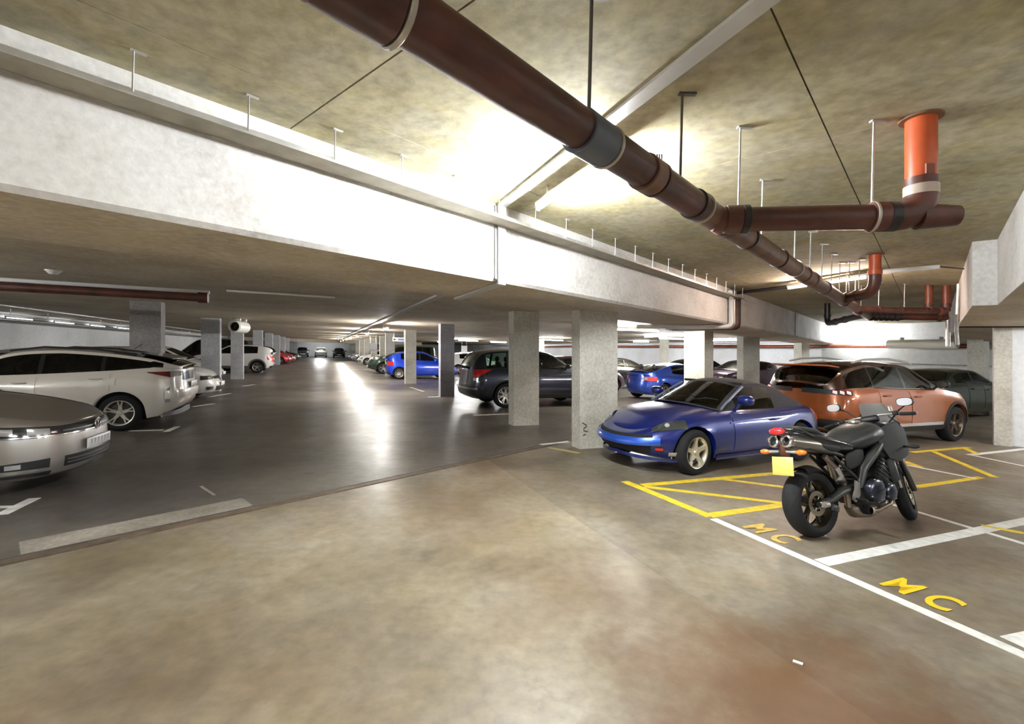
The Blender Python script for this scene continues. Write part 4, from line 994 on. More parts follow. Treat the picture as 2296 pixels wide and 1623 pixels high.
# --- the copper orange off-roader
def xora(c, t, pm):
    S_ = c.S
    front_basic(c, (.78, .92), (.6, .85)); c.doors([(1.35, 2.42), (2.45, 3.35)], .42); c.mirrors(1.58, BLACK, 1.17)
    c.P('tail_light', BLACK, S_ - 1.02, S_ - .1, (.96, 1.05), (.97, 1.055), off=.008)
    for k in range(3):
        for sd in (1, -1):
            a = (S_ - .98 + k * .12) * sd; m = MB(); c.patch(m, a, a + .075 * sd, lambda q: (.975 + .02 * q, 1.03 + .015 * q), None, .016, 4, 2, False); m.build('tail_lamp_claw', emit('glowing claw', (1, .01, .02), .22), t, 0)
    c.P('rear_bumper', BLACK, S_ - 1.15, S_, (.3, .52), (.3, .5), off=.014); c.P('bumper_trim', CHROME, S_ - .6, S_, (.3, .36), (.3, .36), off=.03)
    for z_ in (.26,): c.P('sill_trim', BLACK, c.a_of_u(1.33), c.a_of_u(3.1), (.27, .36), (.27, .36), off=.012)
    c.P('door_trim', M('silver door trim', (.68, .68, .66), .25, .7), c.a_of_u(1.4), c.a_of_u(3.1), (.37, .43), (.37, .43), off=.022)
    c.arches(BLACK, .05); c.plate(False, .6, YPLATE)
    m = MB()
    for sd in (1, -1): m.tube([(c.xf - u, sd * .62, z) for u, z in ((1.95, 1.545), (2.1, 1.59), (2.7, 1.635), (3.4, 1.61), (3.75, 1.55))], .02, 8)
    m.build('roof_rail', M('satin rail', (.6, .6, .58), .3, .8), t)
    MB().box((c.xf - 4.18, 0, 1.47), (.28, 1.2, .03), Matrix.Rotation(.1, 3, 'Y'), .01).build('roof_spoiler', pm, t)
    MB().tube([c.surf(c.a_of_u(q), c.ze(q) + .012, -.02) for q in [1.5 + .1 * i for i in range(20)]], .014, 6).build('window_trim', CHROME, t)
    m = MB().tube([c.surf(-c.a_of_u(q), c.ze(q) + .012, -.02) for q in [1.5 + .1 * i for i in range(20)]], .014, 6).build('window_trim', CHROME, t)
ora = SUVs(L=4.4, W=1.84, fo=.9, wb=2.675, r=.355, spokes=5, style='split', rim=M('bronze grey alloy', (.16, .12, .09), .35, .7), edge=[(0, .78), (.3, .9), (.9, 1.0), (1.3, 1.05), (2.5, 1.06), (3.5, 1.09), (4.1, 1.08), (4.4, 1.02)],
           rail=[(1.25, 1.04), (2.05, 1.46), (2.7, 1.54), (3.5, 1.5), (4.05, 1.38), (4.3, 1.1)], wins=[(1.6, 2.42), (2.5, 3.4), (3.44, 4.1)], pillar=BLK, roof=paint('dark bronze', (.05, .02, .01), .4, .25), soft=False, extra=xora, Lr=.6, nr=3.0)
ho = math.radians(22)
ora.build('off_roader_car', 'copper orange off-roader with red claw tail lights behind the motorbike', 'car', place(ora, at(2144, 990), 'front', -1, ho), ho, ORANGE)

# --- the dark navy off-roader
def xcrv(c, t, pm):
    S_ = c.S
    front_basic(c, (.82, .98), (.7, .9)); c.doors([(1.45, 2.5), (2.53, 3.45)], .45); c.mirrors(1.62, pm, 1.2)
    c.P('tail_light', RED, S_ - 1.3, S_ - .7, lambda q: (1.07 - .28 * q, 1.09 - .02 * q), None, off=.012)
    c.P('tail_light_clear', LENS, S_ - .9, S_ - .72, (.76, .84), (.76, .84), off=.016, n=5)
    c.P('rear_bumper', BLACK, S_ - 1.2, S_, (.32, .5), (.32, .52), off=.03); c.P('bumper_step', GREY, S_ - .9, S_, (.52, .57), (.52, .57), off=.05); c.P('sill_trim', BLACK, c.a_of_u(1.33), c.a_of_u(3.2), (.27, .4), (.27, .4), off=.012); c.P('side_rub_strip', paint('navy strip', (.03, .035, .07), .4, .4), c.a_of_u(1.5), c.a_of_u(3.4), (.5, .56), (.5, .56), off=.016)
    c.arches(BLACK, .05)
crv = SUVs(L=4.56, W=1.82, fo=.92, wb=2.62, r=.352, spokes=7, style='split', edge=[(0, .85), (.3, .96), (.9, 1.05), (1.3, 1.09), (2.5, 1.09), (3.8, 1.12), (4.56, 1.06)],
           rail=[(1.28, 1.08), (2.0, 1.52), (2.6, 1.61), (3.6, 1.6), (4.2, 1.5), (4.48, 1.12)], wins=[(1.6, 2.5), (2.58, 3.4), (3.48, 4.1)], glassS=GLASSC, extra=xcrv, Lr=.5)
crv.build('off_roader_car', 'dark navy off-roader seen from its tail, half behind the grey column with the smudge', 'car', place(crv, at(1134, 915), 'rear', -1, AB), AB, NAVY)

# --- blue coupe, bright blue hatchback
def xpuma(c, t, pm):
    S_ = c.S
    front_basic(c, (.56, .66), (.5, .58)); c.doors([(1.4, 2.6)], .32); c.mirrors(1.55, pm)
    c.P('tail_light', M('bright red lens', (.8, .04, .04), .2, 0, 1), S_ - .98, S_ - .5, lambda q: (.7 - .0 * q, .84 - .02 * q), None, off=.012); c.P('tail_light_clear', LENS, S_ - .62, S_ - .5, (.72, .8), (.72, .8), off=.016, n=4)
    c.P('boot_lip', pm, S_ - .72, S_, lambda q: (.885, .915), None, off=.05, n=12); c.P('plate_recess', paint('shaded blue', (.02, .05, .25), .4, .3), S_ - .36, S_, (.66, .8), (.66, .8), off=.008)
    c.P('arch_bulge', pm, c.a_of_u(3.35), c.a_of_u(3.75), (.55, .66), (.5, .56), off=.02)
    c.arches(pm, .045, .02)
puma = Car(L=3.98, W=1.68, fo=.8, wb=2.45, r=.3, spokes=7, style='five', zs=.2, Lf=.9, Lr=.75, nr=2.6, edge=[(0, .58), (.4, .72), (.9, .83), (1.3, .89), (2.4, .91), (3.3, .97), (3.75, .965), (3.98, .9)],
           rail=[(1.25, .89), (1.95, 1.22), (2.4, 1.28), (3.0, 1.2), (3.45, 1.06), (3.72, .97)], ws=(.1, .95), rw=(2.9, 4.7), wins=[(1.6, 2.85)], cab=(1.2, 3.7), extra=xpuma)
puma.build('coupe_car', 'mid blue coupe seen from behind, over the bonnet of the dark blue convertible', 'car', place(puma, at(1490, 899), 'rear', -1, AB), AB, BLUE3)
fie = H(L=3.95, W=1.72, wb=2.49, r=.3, spokes=10, Lr=.6)
fie.build('hatchback_car', 'small bright blue hatchback parked behind the pale columns', 'car', place(fie, at(895, 850), 'rear', -1, AB), AB, BLUE2)

# --- silver hatchback at the front of the other row
def xgolf(c, t, pm):
    c.P('headlight', LENSD, .5, 1.12, lambda q: (.615 + .02 * q - .02 * math.sin(pi * q), .70 + .045 * q), None, off=.01, n=14)
    c.P('headlamp_lens', LENS, .62, .8, (.63, .69), (.635, .705), off=.016, n=6); c.P('headlamp_lens', LENS, .9, 1.0, (.645, .71), (.655, .72), off=.016, n=6)
    c.P('headlamp_strip', CHROME, .5, 1.08, (.607, .618), (.62, .632), off=.018, n=10)
    c.P('grille', BLACK, -.5, .5, (.6, .7), (.6, .7), both=False, off=.008); c.P('grille_bar', CHROME, -.5, .5, (.607, .62), (.607, .62), both=False, off=.02); c.P('grille_bar', M('dull bar', (.2, .2, .2), .3, .6), -.5, .5, (.645, .655), (.645, .655), both=False, off=.02)
    c.P('lower_grille', BLACK, -.48, .48, (.27, .38), (.27, .38), both=False, off=.008)
    for z_ in (.3, .335): c.P('grille_blade', M('dull bar', (.2, .2, .2), .3, .6), -.46, .46, (z_, z_ + .012), (z_, z_ + .012), both=False, off=.02)
    c.P('fog_recess', BLACK, .62, .98, (.29, .385), (.3, .37), off=.009); c.P('fog_lamp', LENS, .84, .95, (.315, .36), (.315, .36), off=.016, n=5)
    c.P('lower_vent', BLACK, .6, 1.05, (.205, .25), (.225, .25), off=.009)
    c.P('chin_trim', CHROME, -1.0, 1.0, lambda q: (.185 + .03 * abs(2 * q - 1) ** 2, .2 + .03 * abs(2 * q - 1) ** 2), None, both=False, off=.02, n=24)
    c.plate(True, .465, None, .52, .112, .02); p = c.surf(0, .465, .028)
    pm2 = MB()
    for k in range(6): pm2.add([p + Vector((.0, -.2 + .075 * k, .035)), p + Vector((0, -.15 + .075 * k, .035)), p + Vector((0, -.19 + .075 * k, -.035))], [(0, 1, 2)])
    pm2.build('plate_pattern', M('plate grey', (.38, .38, .4), .4), t, 0)
    e = c.surf(0, .655, .03); m = MB(); R = .062
    m.tube([e + Vector((0, R * math.cos(a), R * math.sin(a))) for a in [2 * pi * i / 24 for i in range(25)]], .008, 6, False)
    def st(*q): m.tube([e + Vector((0, y * R, z * R)) for y, z in q], .006, 5)
    st((-.45, .88), (0, .1), (.45, .88)); st((-.88, .35), (-.42, -.85), (0, -.05), (.42, -.85), (.88, .35))
    m.build('badge', CHROME, t); MB().lathe([(.001, .0), (R, 0)], tuple(e - Vector((.006, 0, 0))), 'x', 24).build('badge_ground', M('badge ground', (.02, .022, .03), .3), t)
    c.doors([(1.42, 2.42), (2.45, 3.3)], .32); c.mirrors(1.55, pm)
    rear_basic(c, (.75, .95))
golf = H(L=4.25, W=1.79, fo=.86, wb=2.63, r=.315, spokes=5, rim=ALLOYD, nf=2.5, Lf=.95, edge=[(0, .715), (.15, .76), (.5, .84), (.9, .91), (1.3, .96), (2.6, .99), (3.6, 1.02), (4.25, .97)], zs=.18,
         inF=[(0, .1), (.12, .02), (.4, 0), (.7, .01), (.9, .03), (1, .09)], rail=[(1.25, .96), (2.1, 1.36), (2.7, 1.41), (3.5, 1.36), (3.95, 1.2), (4.17, 1.02)], wins=[(1.65, 2.4), (2.5, 3.5)], cab=(1.2, 4.2), extra=xgolf, ds=.05)
hg = AB - .05
golf.build('hatchback_car', 'silver hatchback nosing in from the edge by the white floor corner mark', 'car', nose(golf, (-4.82, 5.43), hg), hg, SILV)

# --- white hatchback seen from its tail
def xpri(c, t, pm):
    S_ = c.S
    front_basic(c, (.6, .76), (.5, .56)); c.doors([(1.45, 2.5), (2.53, 3.5)], .34); c.mirrors(1.6, pm)
    c.P('tail_light', LENS, S_ - .84, S_ - .56, lambda q: (.965 + .02 * q, 1.075), None, off=.02, n=8)
    c.P('tail_light_red', M('dark red lens', (.14, .012, .01), .2, 0, 1), S_ - 1.22, S_ - .84, lambda q: (1.045 - .085 * q, 1.06 + .01 * q), None, off=.01, n=10)
    c.P('lower_window', LENSD, S_ - .52, S_, (.9, 1.07), (.9, 1.07), off=.008)
    c.P('bumper_crease', pm, S_ - .95, S_, (.56, .72), (.58, .74), off=.035); c.P('rear_reflector', M('grey vent', (.25, .25, .27), .4), S_ - .93, S_ - .86, (.5, .72), (.5, .78), off=.02, n=3)
    c.P('rear_valance', M('grey valance', (.2, .2, .21), .5), S_ - .95, S_, lambda q: (.24, .3 + .06 * q), None, off=.02)
    c.plate(False, .8, WPLATE, off=.03)
    MB().box((c.xf - 4.12, 0, 1.345), (.5, 1.2, .03), Matrix.Rotation(-.2, 3, 'Y'), .012).build('roof_spoiler', BLK, t)
    m = MB()
    for y, u in ((0, 3.6),): m.tube([(c.xf - u, y, 1.46), (c.xf - u - .12, y, 1.56)], .006, 6)
    m.build('aerial', BLACK, t)
    m = MB()
    for sd in (1, -1): m.tube([(c.xf - u, sd * .56, z) for u, z in ((2.05, 1.4), (2.5, 1.475), (3.2, 1.455), (3.8, 1.37))], .018, 8)
    m.build('roof_rail', BLACK, t)
    c.P('fuel_flap', pm, c.a_of_u(3.42), c.a_of_u(3.58), (.82, .95), (.82, .95), off=.009, n=4)
pri = Car(L=4.6, W=1.78, fo=.95, wb=2.7, r=.325, spokes=5, style='split', rim=M('pale wheel cover', (.62, .6, .52), .35, .5), zs=.2, Lr=.6, nr=2.9, Lf=1.0, edge=[(0, .64), (.5, .8), (1.0, .9), (1.4, .95), (2.5, 1.0), (3.5, 1.07), (4.2, 1.13), (4.6, 1.1)],
          rail=[(1.15, .93), (2.05, 1.34), (2.7, 1.42), (3.4, 1.38), (4.05, 1.29), (4.5, 1.14)], ws=(.1, .95), rw=(3.1, 4.85), wins=[(1.65, 2.48), (2.56, 3.35), (3.4, 4.25)], cab=(1.1, 4.45), extra=xpri, pillar=BLK, sill=[(0, .22), (.6, .2), (3.9, .2), (4.2, .24), (4.6, .36)])
hpri = pi + AB + .02
pri.build('hatchback_car', 'white five-door hatchback seen from its tail beside the dark grey column', 'car', place(pri, at(266, 967), 'rear', 1, hpri), hpri, CREAM)

# --- the rest of that row
def xmerc(c, t, pm):
    xhatch(c, t, pm); c.P('grille_star', CHROME, -.06, .06, (.52, .62), (.52, .62), both=False, off=.02)
a1 = SED(ds=.09); a1.build('saloon_car', 'silver grey saloon with a raked windscreen just past the white hatchback', 'car', nose(a1, MV(-3.0, 13.6), AB), AB, paint('dark silver', (.3, .29, .28), .7, .3))
a2 = H(L=4.3, extra=xmerc, ds=.09); a2.build('hatchback_car', 'white car with a wide black mouth parked nose out before the grey column', 'car', nose(a2, MV(-2.72, 16.2), AB), AB, WHITE)
a3 = H(ds=.09, L=4.2); a3.build('hatchback_car', 'white car nose out between the grey column and the jet fan column', 'car', nose(a3, MV(-3.65, 22.1), AB), AB, WHITE)
def xwsuv(c, t, pm):
    xhatch(c, t, pm); c.arches(M('grey cladding', (.1, .11, .1), .6), .08); c.P('rear_panel', M('bright red lens', (.8, .04, .04), .2, 0, 1), c.S - .62, c.S - .05, (.62, .96), (.6, .98), off=.014)
    c.P('sill_trim', M('grey cladding', (.1, .11, .1), .6), c.a_of_u(1.33), c.a_of_u(3.1), (.27, .4), (.27, .4), off=.012)
a4 = SUVs(L=4.3, fo=.9, wb=2.6, r=.34, ds=.09, extra=xwsuv, wins=[(1.6, 2.4), (2.48, 3.5)], tumble=.45); a4.build('off_roader_car', 'white off-roader with a bright red tail panel past the jet fan column', 'car', place(a4, at(576, 836), 'rear', 1, pi + AB), pi + AB, WHITE)
a5 = SUVs(L=4.6, ds=.1, rail=[(1.1, 1.1), (1.8, 1.75), (2.4, 1.88), (3.6, 1.88), (4.3, 1.8), (4.5, 1.15)]); a5.build('people_carrier', 'tall black people carrier standing beyond the white off-roader', 'car', nose(a5, MV(-4.2, 34.0), pi + AB, True), pi + AB, BLK)
a6 = H(ds=.1); a6.build('hatchback_car', 'red car nearest of two red ones, past the white off-roader', 'car', nose(a6, MV(-2.4, 45.5), AB), AB, REDP)
a7 = H(ds=.1, L=4.2); a7.build('hatchback_car', 'red car furthest of two red ones beside the aisle', 'car', nose(a7, MV(-2.2, 48.5), AB), AB, paint('darker red', (.4, .01, .02), .2, .3))
a8 = SED(ds=.1); a8.build('saloon_car', 'dark car beyond the red cars at the aisle', 'car', nose(a8, MV(-2.0, 55), AB), AB, BLK)
# --- far end, facing the aisle
FAR = ((-5.2, BLK, 'black car at the far end wall, third from the slim column'), (-2.6, GREY, 'grey car parked at the far end wall of the aisle'), (0.0, WHITE, 'white car at the far end wall in the middle of the aisle'), (2.6, BLK, 'black car at the far end wall beside the white one'), (5.2, WHITE, 'white car at the far end wall by the aisle columns'), (-7.8, NAVY, 'navy car in the far end corner'))
for m_, pm_, lab in FAR:
    f = H(ds=.12); f.build('hatchback_car', lab, 'car', nose(f, MV(m_, 76.0), AV + pi), AV + pi, pm_, 'cars at the far end wall')
for v_, pm_, lab in ((47, WHITE, 'small white car nose out on the motorbike side of the aisle'), (56, GREY, 'small grey car nose out far down the aisle'), (63, WHITE, 'white car furthest down the aisle on the motorbike side')):
    f = H(ds=.12); f.build('hatchback_car', lab, 'car', nose(f, MV(3.2, v_), AB + pi), AB + pi, pm_)
# --- motorbike side of the aisle
b1c = SUVs(L=4.3, ds=.09, spokes=5, style='wide', edge=[(0, .98), (.3, 1.04), (.9, 1.08), (1.3, 1.1), (2.5, 1.1), (4.3, 1.1)], rail=[(1.35, 1.1), (1.7, 1.68), (2.3, 1.76), (3.6, 1.76), (4.1, 1.7), (4.25, 1.12)])
b1c.build('off_roader_car', 'dark green boxy off-roader with round lamps facing the aisle', 'car', nose(b1c, (-9.15, 29.6), pi + AB), pi + AB, GREEN)
b2c = H(ds=.09); b2c.build('hatchback_car', 'white hatchback half hidden by the dark navy off-roader and the blue-grey column', 'car', place(b2c, at(1027, 839), 'rear', -1, AB), AB, WHITE)
b3c = H(ds=.09, L=4.2); b3c.build('hatchback_car', 'burgundy car squeezed between the wide pale column and the blue coupe', 'car', place(b3c, (4.1, 18.9), 'front', -1, AB), AB, BURG)
b4c = SED(ds=.09); b4c.build('saloon_car', 'black low car whose roof shows over the blue coupe', 'car', nose(b4c, at(1478, 868), AB), AB, BLK)
b5c = H(ds=.09); b5c.build('hatchback_car', 'black car showing between the two columns behind the convertible', 'car', nose(b5c, (12.3, 26.3), AB), AB, BLK)
b6c = H(ds=.08); b6c.build('hatchback_car', 'dark plum hatchback seen from its tail left of the orange off-roader'.replace('left of', 'next to'), 'car', place(b6c, at(1736, 877), 'rear', 1, pi + AB), pi + AB, PLUM)
b7c = SED(ds=.08, glassS=GLASSC, glassF=GLASSC); b7c.build('saloon_car', 'dark green car behind the bonnet of the orange off-roader', 'car', nose(b7c, (15.4, 15.2), AB), AB, GREEN)
b8c = H(ds=.1); b8c.build('hatchback_car', 'white car glimpsed past the door mirror of the dark navy off-roader', 'car', nose(b8c, at(1290, 846), AB), AB, WHITE)
b9c = SED(ds=.1); b9c.build('saloon_car', 'grey car glimpsed beyond the pale column in the deep hall', 'car', nose(b9c, (9.0, 37.0), AB), AB, GREY)
# ------------------------------------------------------------------ the motorbike
def motorbike():
    p0 = at(1828, 1204); p1 = at(2036, 1166); hd = math.atan2(p1.y - p0.y, p1.x - p0.x); sc = math.hypot(p1.x - p0.x, p1.y - p0.y) / 1.44
    t = thing('motorbike', 'black naked motorbike with twin tail silencers and a blank yellow plate in the painted bay', 'motorbike', p0, hd)
    lean = Matrix.Rotation(math.radians(-10.5), 4, 'X')
    t.rotation_euler = (t.rotation_euler.to_matrix() @ lean.to_3x3()).to_euler(); t.scale = (sc, sc, sc)
    t.location = p0
    GB = M('gloss black panel', (.014, .014, .016), .18, 0, 1); MBK = M('matt black panel', (.02, .02, .021), .65, 0, 0, .25); TANK = M('dusty black tank', (.022, .023, .022), .42, .0, .1)
    FRAME = M('dark frame', (.06, .062, .06), .38, .6); ENG = M('engine casting', (.05, .052, .055), .32, .7); SILVR = M('bracket silver', (.5, .48, .44), .35, .85); PIPEX = M('exhaust steel', (.33, .27, .22), .35, .85)
    RIMB = M('bronze black rim', (.06, .052, .035), .35, .7); SEATM = M('motorbike seat', (.022, .022, .023), .6, bump=.1, bscale=200)
    def wheel(x, r, w, nm, disc_r, parent=t):
        h = w / 2; pr = []
        for i in range(17):
            a = -1.75 + 3.5 * i / 16; pr.append((r - .065 + .065 * math.cos(a) * 1.0, h * math.sin(a) * (1.0 if abs(a) < 1.57 else .97)))
        pr = [(r - .1, -h * .8)] + pr + [(r - .1, h * .8)]
        o = MB().lathe(pr, n=48).build(nm, RUBBER, parent, 60); o.location = (x, 0, r)
        rr = r - .085; b = MB()
        b.lathe([(rr + .012, -h * .85), (rr, -h * .8), (rr - .022, -h * .45), (rr - .025, 0), (rr - .022, h * .45), (rr, h * .8), (rr + .012, h * .85)], n=40)
        b.tube([(0, -h * .75, 0), (0, h * .75, 0)], .045, 16)
        for k in range(5):
            a0 = 2 * pi * k / 5 + .3
            for off in (-.2, .2):
                pts = [Vector((q * math.cos(a0 + off * (q / rr)), 0, q * math.sin(a0 + off * (q / rr)))) for q in (.03, rr * .5, rr * .98)]
                b.tube(pts, [.022, .016, .016], 8, True)
        b.build('rim', RIMB, o, 45)
        d = MB()
        for y in ((-h * .75,) if nm == 'rear_wheel' else (-h * .95, h * .95)):
            d.lathe([(disc_r * .62, y), (disc_r * .62, y - .005), (disc_r, y - .005), (disc_r, y), (disc_r * .62, y)], n=36)
            for k in range(6): a = pi * k / 3; d.tube([(.04 * math.cos(a), y, .04 * math.sin(a)), (disc_r * .64 * math.cos(a), y, disc_r * .64 * math.sin(a))], .007, 6)
        d.build('brake_disc', M('worn disc', (.42, .36, .27), .3, .9), o, 40)
        return o
    wheel(0, .315, .18, 'rear_wheel', .115)
    fw = wheel(1.44, .3, .12, 'front_wheel', .15)
    fw.rotation_euler = (0, 0, .05)
    # swinging arm, chain side and shock
    m = MB()
    for sd in (-1, 1):
        m.tube([(-.06, sd * .125, .315), (.1, sd * .12, .335), (.3, sd * .115, .4), (.54, sd * .1, .43)], [.022, .032, .036, .034], 10)
    m.tube([(.34, -.11, .41), (.34, .11, .41)], .032, 10); m.build('swingarm', FRAME, t)
    m = MB().tube([(-.02, -.15, .315), (.03, -.15, .315)], .03, 12); m.box((0.0, -.14, .315), (.1, .02, .05), None, .006); m.build('axle_block', SILVR, t)
    MB().box((.12, -.145, .27), (.1, .04, .06), Matrix.Rotation(.4, 3, 'Y'), .01).build('brake_caliper', ENG, t)
    MB().tube([(.42, 0, .46), (.36, 0, .72)], .035, 12).build('shock_absorber', SILVR, t)
    # frame
    m = MB()
    for sd in (-1, 1):
        m.tube([(1.14, sd * .04, .93), (1.0, sd * .14, .86), (.78, sd * .165, .74), (.6, sd * .15, .6), (.54, sd * .13, .42)], [.035, .045, .05, .048, .04], 10)
        m.tube([(.6, sd * .13, .66), (.3, sd * .12, .76), (-.2, sd * .09, .86)], .018, 8)
        m.tube([(.54, sd * .13, .5), (.25, sd * .12, .74)], .016, 8)
    m.build('frame', FRAME, t)
    # engine
    R = Matrix.Rotation(.55, 3, 'Y')
    MB().box((.74, 0, .37), (.42, .34, .24), None, .05).build('crankcase', ENG, t)
    m = MB().box((.9, 0, .56), (.2, .37, .26), R, .03); 
    m.build('cylinder_block', ENG, t)
    m = MB()
    for k in range(5): m.box((.86 + .022 * k, 0, .49 + .034 * k), (.23, .385, .008), R)
    m.build('cooling_fin', M('fin edge', (.1, .1, .1), .4, .7), t)
    MB().box((.99, 0, .7), (.19, .35, .09), R, .03).build('cylinder_head', M('head cover', (.035, .04, .06), .3, .6), t)
    for (x, z, r, nm) in ((.66, .39, .115, 'clutch_cover'), (.86, .36, .085, 'crank_cover')):
        MB().lathe([(.001, -.245), (r * .7, -.245), (r * .92, -.235), (r, -.215), (r, -.16)], (x, 0, z), 'y', 28).build(nm, M('polished dark cover', (.05, .055, .075), .2, .7), t)
        m = MB()
        for k in range(7): a = 2 * pi * k / 7; m.tube([(x + r * .93 * math.cos(a), -.235, z + r * .93 * math.sin(a)), (x + r * .93 * math.cos(a), -.222, z + r * .93 * math.sin(a))], .008, 6)
        m.build('cover_bolt', SILVR, t)
    MB().lathe([(.001, .24), (.09, .23), (.1, .2), (.1, .15)], (.82, 0, .37), 'y', 24).build('generator_cover', ENG, t)
    # exhaust
    m = MB()
    for y in (-.13, -.045, .045, .13):
        m.tube([(1.02, y, .62), (1.1, y, .52), (1.1, y * .95, .36), (1.02, y * .8, .22), (.86, y * .55, .17), (.66, y * .4, .18)], .021, 10)
    m.build('exhaust_header', PIPEX, t)
    m = MB().tube([(.92, 0, .17), (.8, 0, .165), (.58, -.02, .18), (.46, -.05, .24)], [.06, .085, .075, .04], 16, True, .8); m.build('collector', M('dull collector', (.4, .35, .28), .4, .8), t)
    MB().lathe([(.03, -.04), (.042, -.03), (.042, .03), (.03, .04)], (.62, -.12, .2), 'y', 16).build('exhaust_valve', DARK, t)
    MB().tube([(.46, -.05, .24), (.44, -.07, .4), (.38, -.06, .6), (.25, -.03, .74)], .028, 12).build('exhaust_link', PIPEX, t)
    for sd in (-1, 1):
        s_ = MB().tube([(.34, sd * .06, .76), (.2, sd * .068, .785), (-.2, sd * .07, .845), (-.36, sd * .07, .868)], [.045, .062, .064, .058], 20); s_ = s_.build('silencer', M('brushed silencer', (.32, .3, .26), .28, .85), t)
        MB().lathe([(.062, .02), (.064, -.01), (.06, -.03), (.044, -.034), (.036, -.02), (.034, .03)], (0, 0, 0), 'x', 24).build('silencer_tip', CHROME, s_).matrix_local = Matrix.Translation((-.375, sd * .07, .871)) @ Matrix.Rotation(.14, 4, 'Y')
        MB().lathe([(.001, .01), (.04, .01)], (0, 0, 0), 'x', 20).build('silencer_bore', DARK, s_).matrix_local = Matrix.Translation((-.375, sd * .07, .871)) @ Matrix.Rotation(.14, 4, 'Y')
    def loft(secs, name, mat, n=20, p=2.4, parent=t, ang=50):
        rows = []
        for (x, z, hw, up, dn) in secs:
            row = []
            for k in range(n):
                a = 2 * pi * k / n; c, s = math.cos(a), math.sin(a)
                row.append(Vector((x, hw * math.copysign(abs(c) ** (2 / p), c), z + (up if s > 0 else dn) * math.copysign(abs(s) ** (2 / p), s))))
            rows.append(row)
        m = MB(); m.grid(rows, True); m.f.append(tuple(range(n))); k = (len(rows) - 1) * n; m.f.append(tuple(k + i for i in reversed(range(n))))
        return m.build(name, mat, parent, ang)
    # tail
    loft([(-.43, .955, .05, .03, .03), (-.4, .955, .085, .04, .04), (-.25, .935, .11, .05, .06), (0, .885, .14, .05, .09), (.25, .83, .16, .04, .12), (.42, .79, .15, .03, .1)], 'tail_fairing', GB, 24)
    loft([(-.27, .985, .07, .018, .03), (-.2, .985, .105, .025, .04), (-.02, .955, .125, .03, .05), (.07, .91, .12, .02, .05)], 'pillion_seat', SEATM, 20)
    loft([(.04, .89, .11, .02, .05), (.12, .855, .14, .03, .06), (.3, .825, .155, .025, .07), (.46, .845, .13, .03, .08), (.56, .875, .09, .02, .06)], 'rider_seat', SEATM, 20)
    MB().ell((-.415, 0, .965), (.04, .085, .036), 18, 10, Matrix.Rotation(-.2, 3, 'Y')).build('tail_light', M('bike tail lens', (.75, .015, .02), .15, 0, 1), t)
    for sd in (-1, 1): MB().tube([(-.1, sd * .135, .9), (-.25, sd * .13, .97), (-.33, sd * .1, .99)], .011, 8).build('grab_rail', FRAME, t)
    # tank and fairing
    loft([(.46, .83, .09, .04, .06), (.52, .86, .15, .07, .1), (.64, .89, .195, .11, .14), (.8, .91, .215, .14, .13), (.95, .92, .2, .13, .1), (1.04, .91, .15, .1, .06), (1.08, .9, .08, .05, .04)], 'fuel_tank', TANK, 28, 2.2)
    MB().lathe([(.001, .02), (.05, .018), (.055, .0)], (.84, 0, 1.048), 'z', 20).build('filler_cap', SILVR, t)
    for sd in (-1, 1):
        m = MB(); pl = [(.86, .87), (1.0, .99), (1.24, 1.04), (1.42, .96), (1.45, .8), (1.34, .69), (1.12, .64), (.96, .68)]
        ys = [.18, .19, .17, .13, .13, .17, .21, .21]
        n = len(pl); m.add([Vector((x, sd * y, z)) for (x, z), y in zip(pl, ys)] + [Vector((x, sd * (y - .03), z)) for (x, z), y in zip(pl, ys)] + [Vector((1.12, sd * .225, .83))],
              [(i, (i + 1) % n, 2 * n) for i in range(n)] + [(i, n + i, n + (i + 1) % n, (i + 1) % n) for i in range(n)])
        if sd > 0: m.f = [tuple(reversed(f)) for f in m.f]
        m.build('side_fairing', M('dusty grey fairing', (.03, .03, .03), .65, 0, 0, .25), t, 50)
        MB().box((1.0, sd * .19, .56), (.12, .02, .24), Matrix.Rotation(-.25, 3, 'Y'), .008).build('radiator_cowl', MBK, t)
        loft([(.48, .62, .0, .05, .05), (.52, .62, .02, .08, .08), (.66, .66, .02, .07, .09), (.76, .68, .0, .04, .05)], 'side_panel', MBK).location = (-.1, sd * .15, .06)
    loft([(1.1, .98, .15, .06, .08), (1.25, .96, .16, .07, .12), (1.38, .9, .13, .06, .11), (1.45, .86, .07, .04, .06)], 'nose_fairing', GB, 24)
    MB().ell((1.42, 0, .85), (.05, .1, .07), 18, 10).build('headlight', LENS, t)
    MB().box((1.08, 0, .5), (.05, .3, .3), Matrix.Rotation(-.2, 3, 'Y'), .01).build('radiator', M('radiator core', (.05, .05, .05), .6, .5), t)
    MB().box((1.1, -.165, .52), (.035, .02, .3), Matrix.Rotation(-.2, 3, 'Y'), .006).build('radiator_side', SILVR, t)
    m = MB(); rows = []
    for i in range(7):
        f = i / 6; x = 1.4 - .16 * f; z = 1.02 + .22 * f; hw = .165 - .05 * f ** 2
        rows.append([Vector((x - .1 * (v * v), hw * v, z)) for v in (-1, -.7, -.35, 0, .35, .7, 1)])
    m.grid(rows); rows2 = [[p + Vector((-.004, 0, -.004)) for p in r] for r in rows]; m.grid([list(reversed(r)) for r in rows2])
    fs = M('frosted screen', (.42, .42, .41), .35); fs.node_tree.nodes['Principled BSDF'].inputs['Alpha'].default_value = .65
    m.build('windscreen', fs, t)
    # fork, bars, mirrors
    m = MB()
    for sd in (-1, 1): m.tube([(1.12, sd * .105, 1.03), (1.28, sd * .105, .66), (1.285, sd * .105, .65), (1.44, sd * .105, .3)], [.022, .022, .03, .028], 12)
    m.build('fork', M('dark fork leg', (.09, .085, .07), .3, .8), t)
    m = MB()
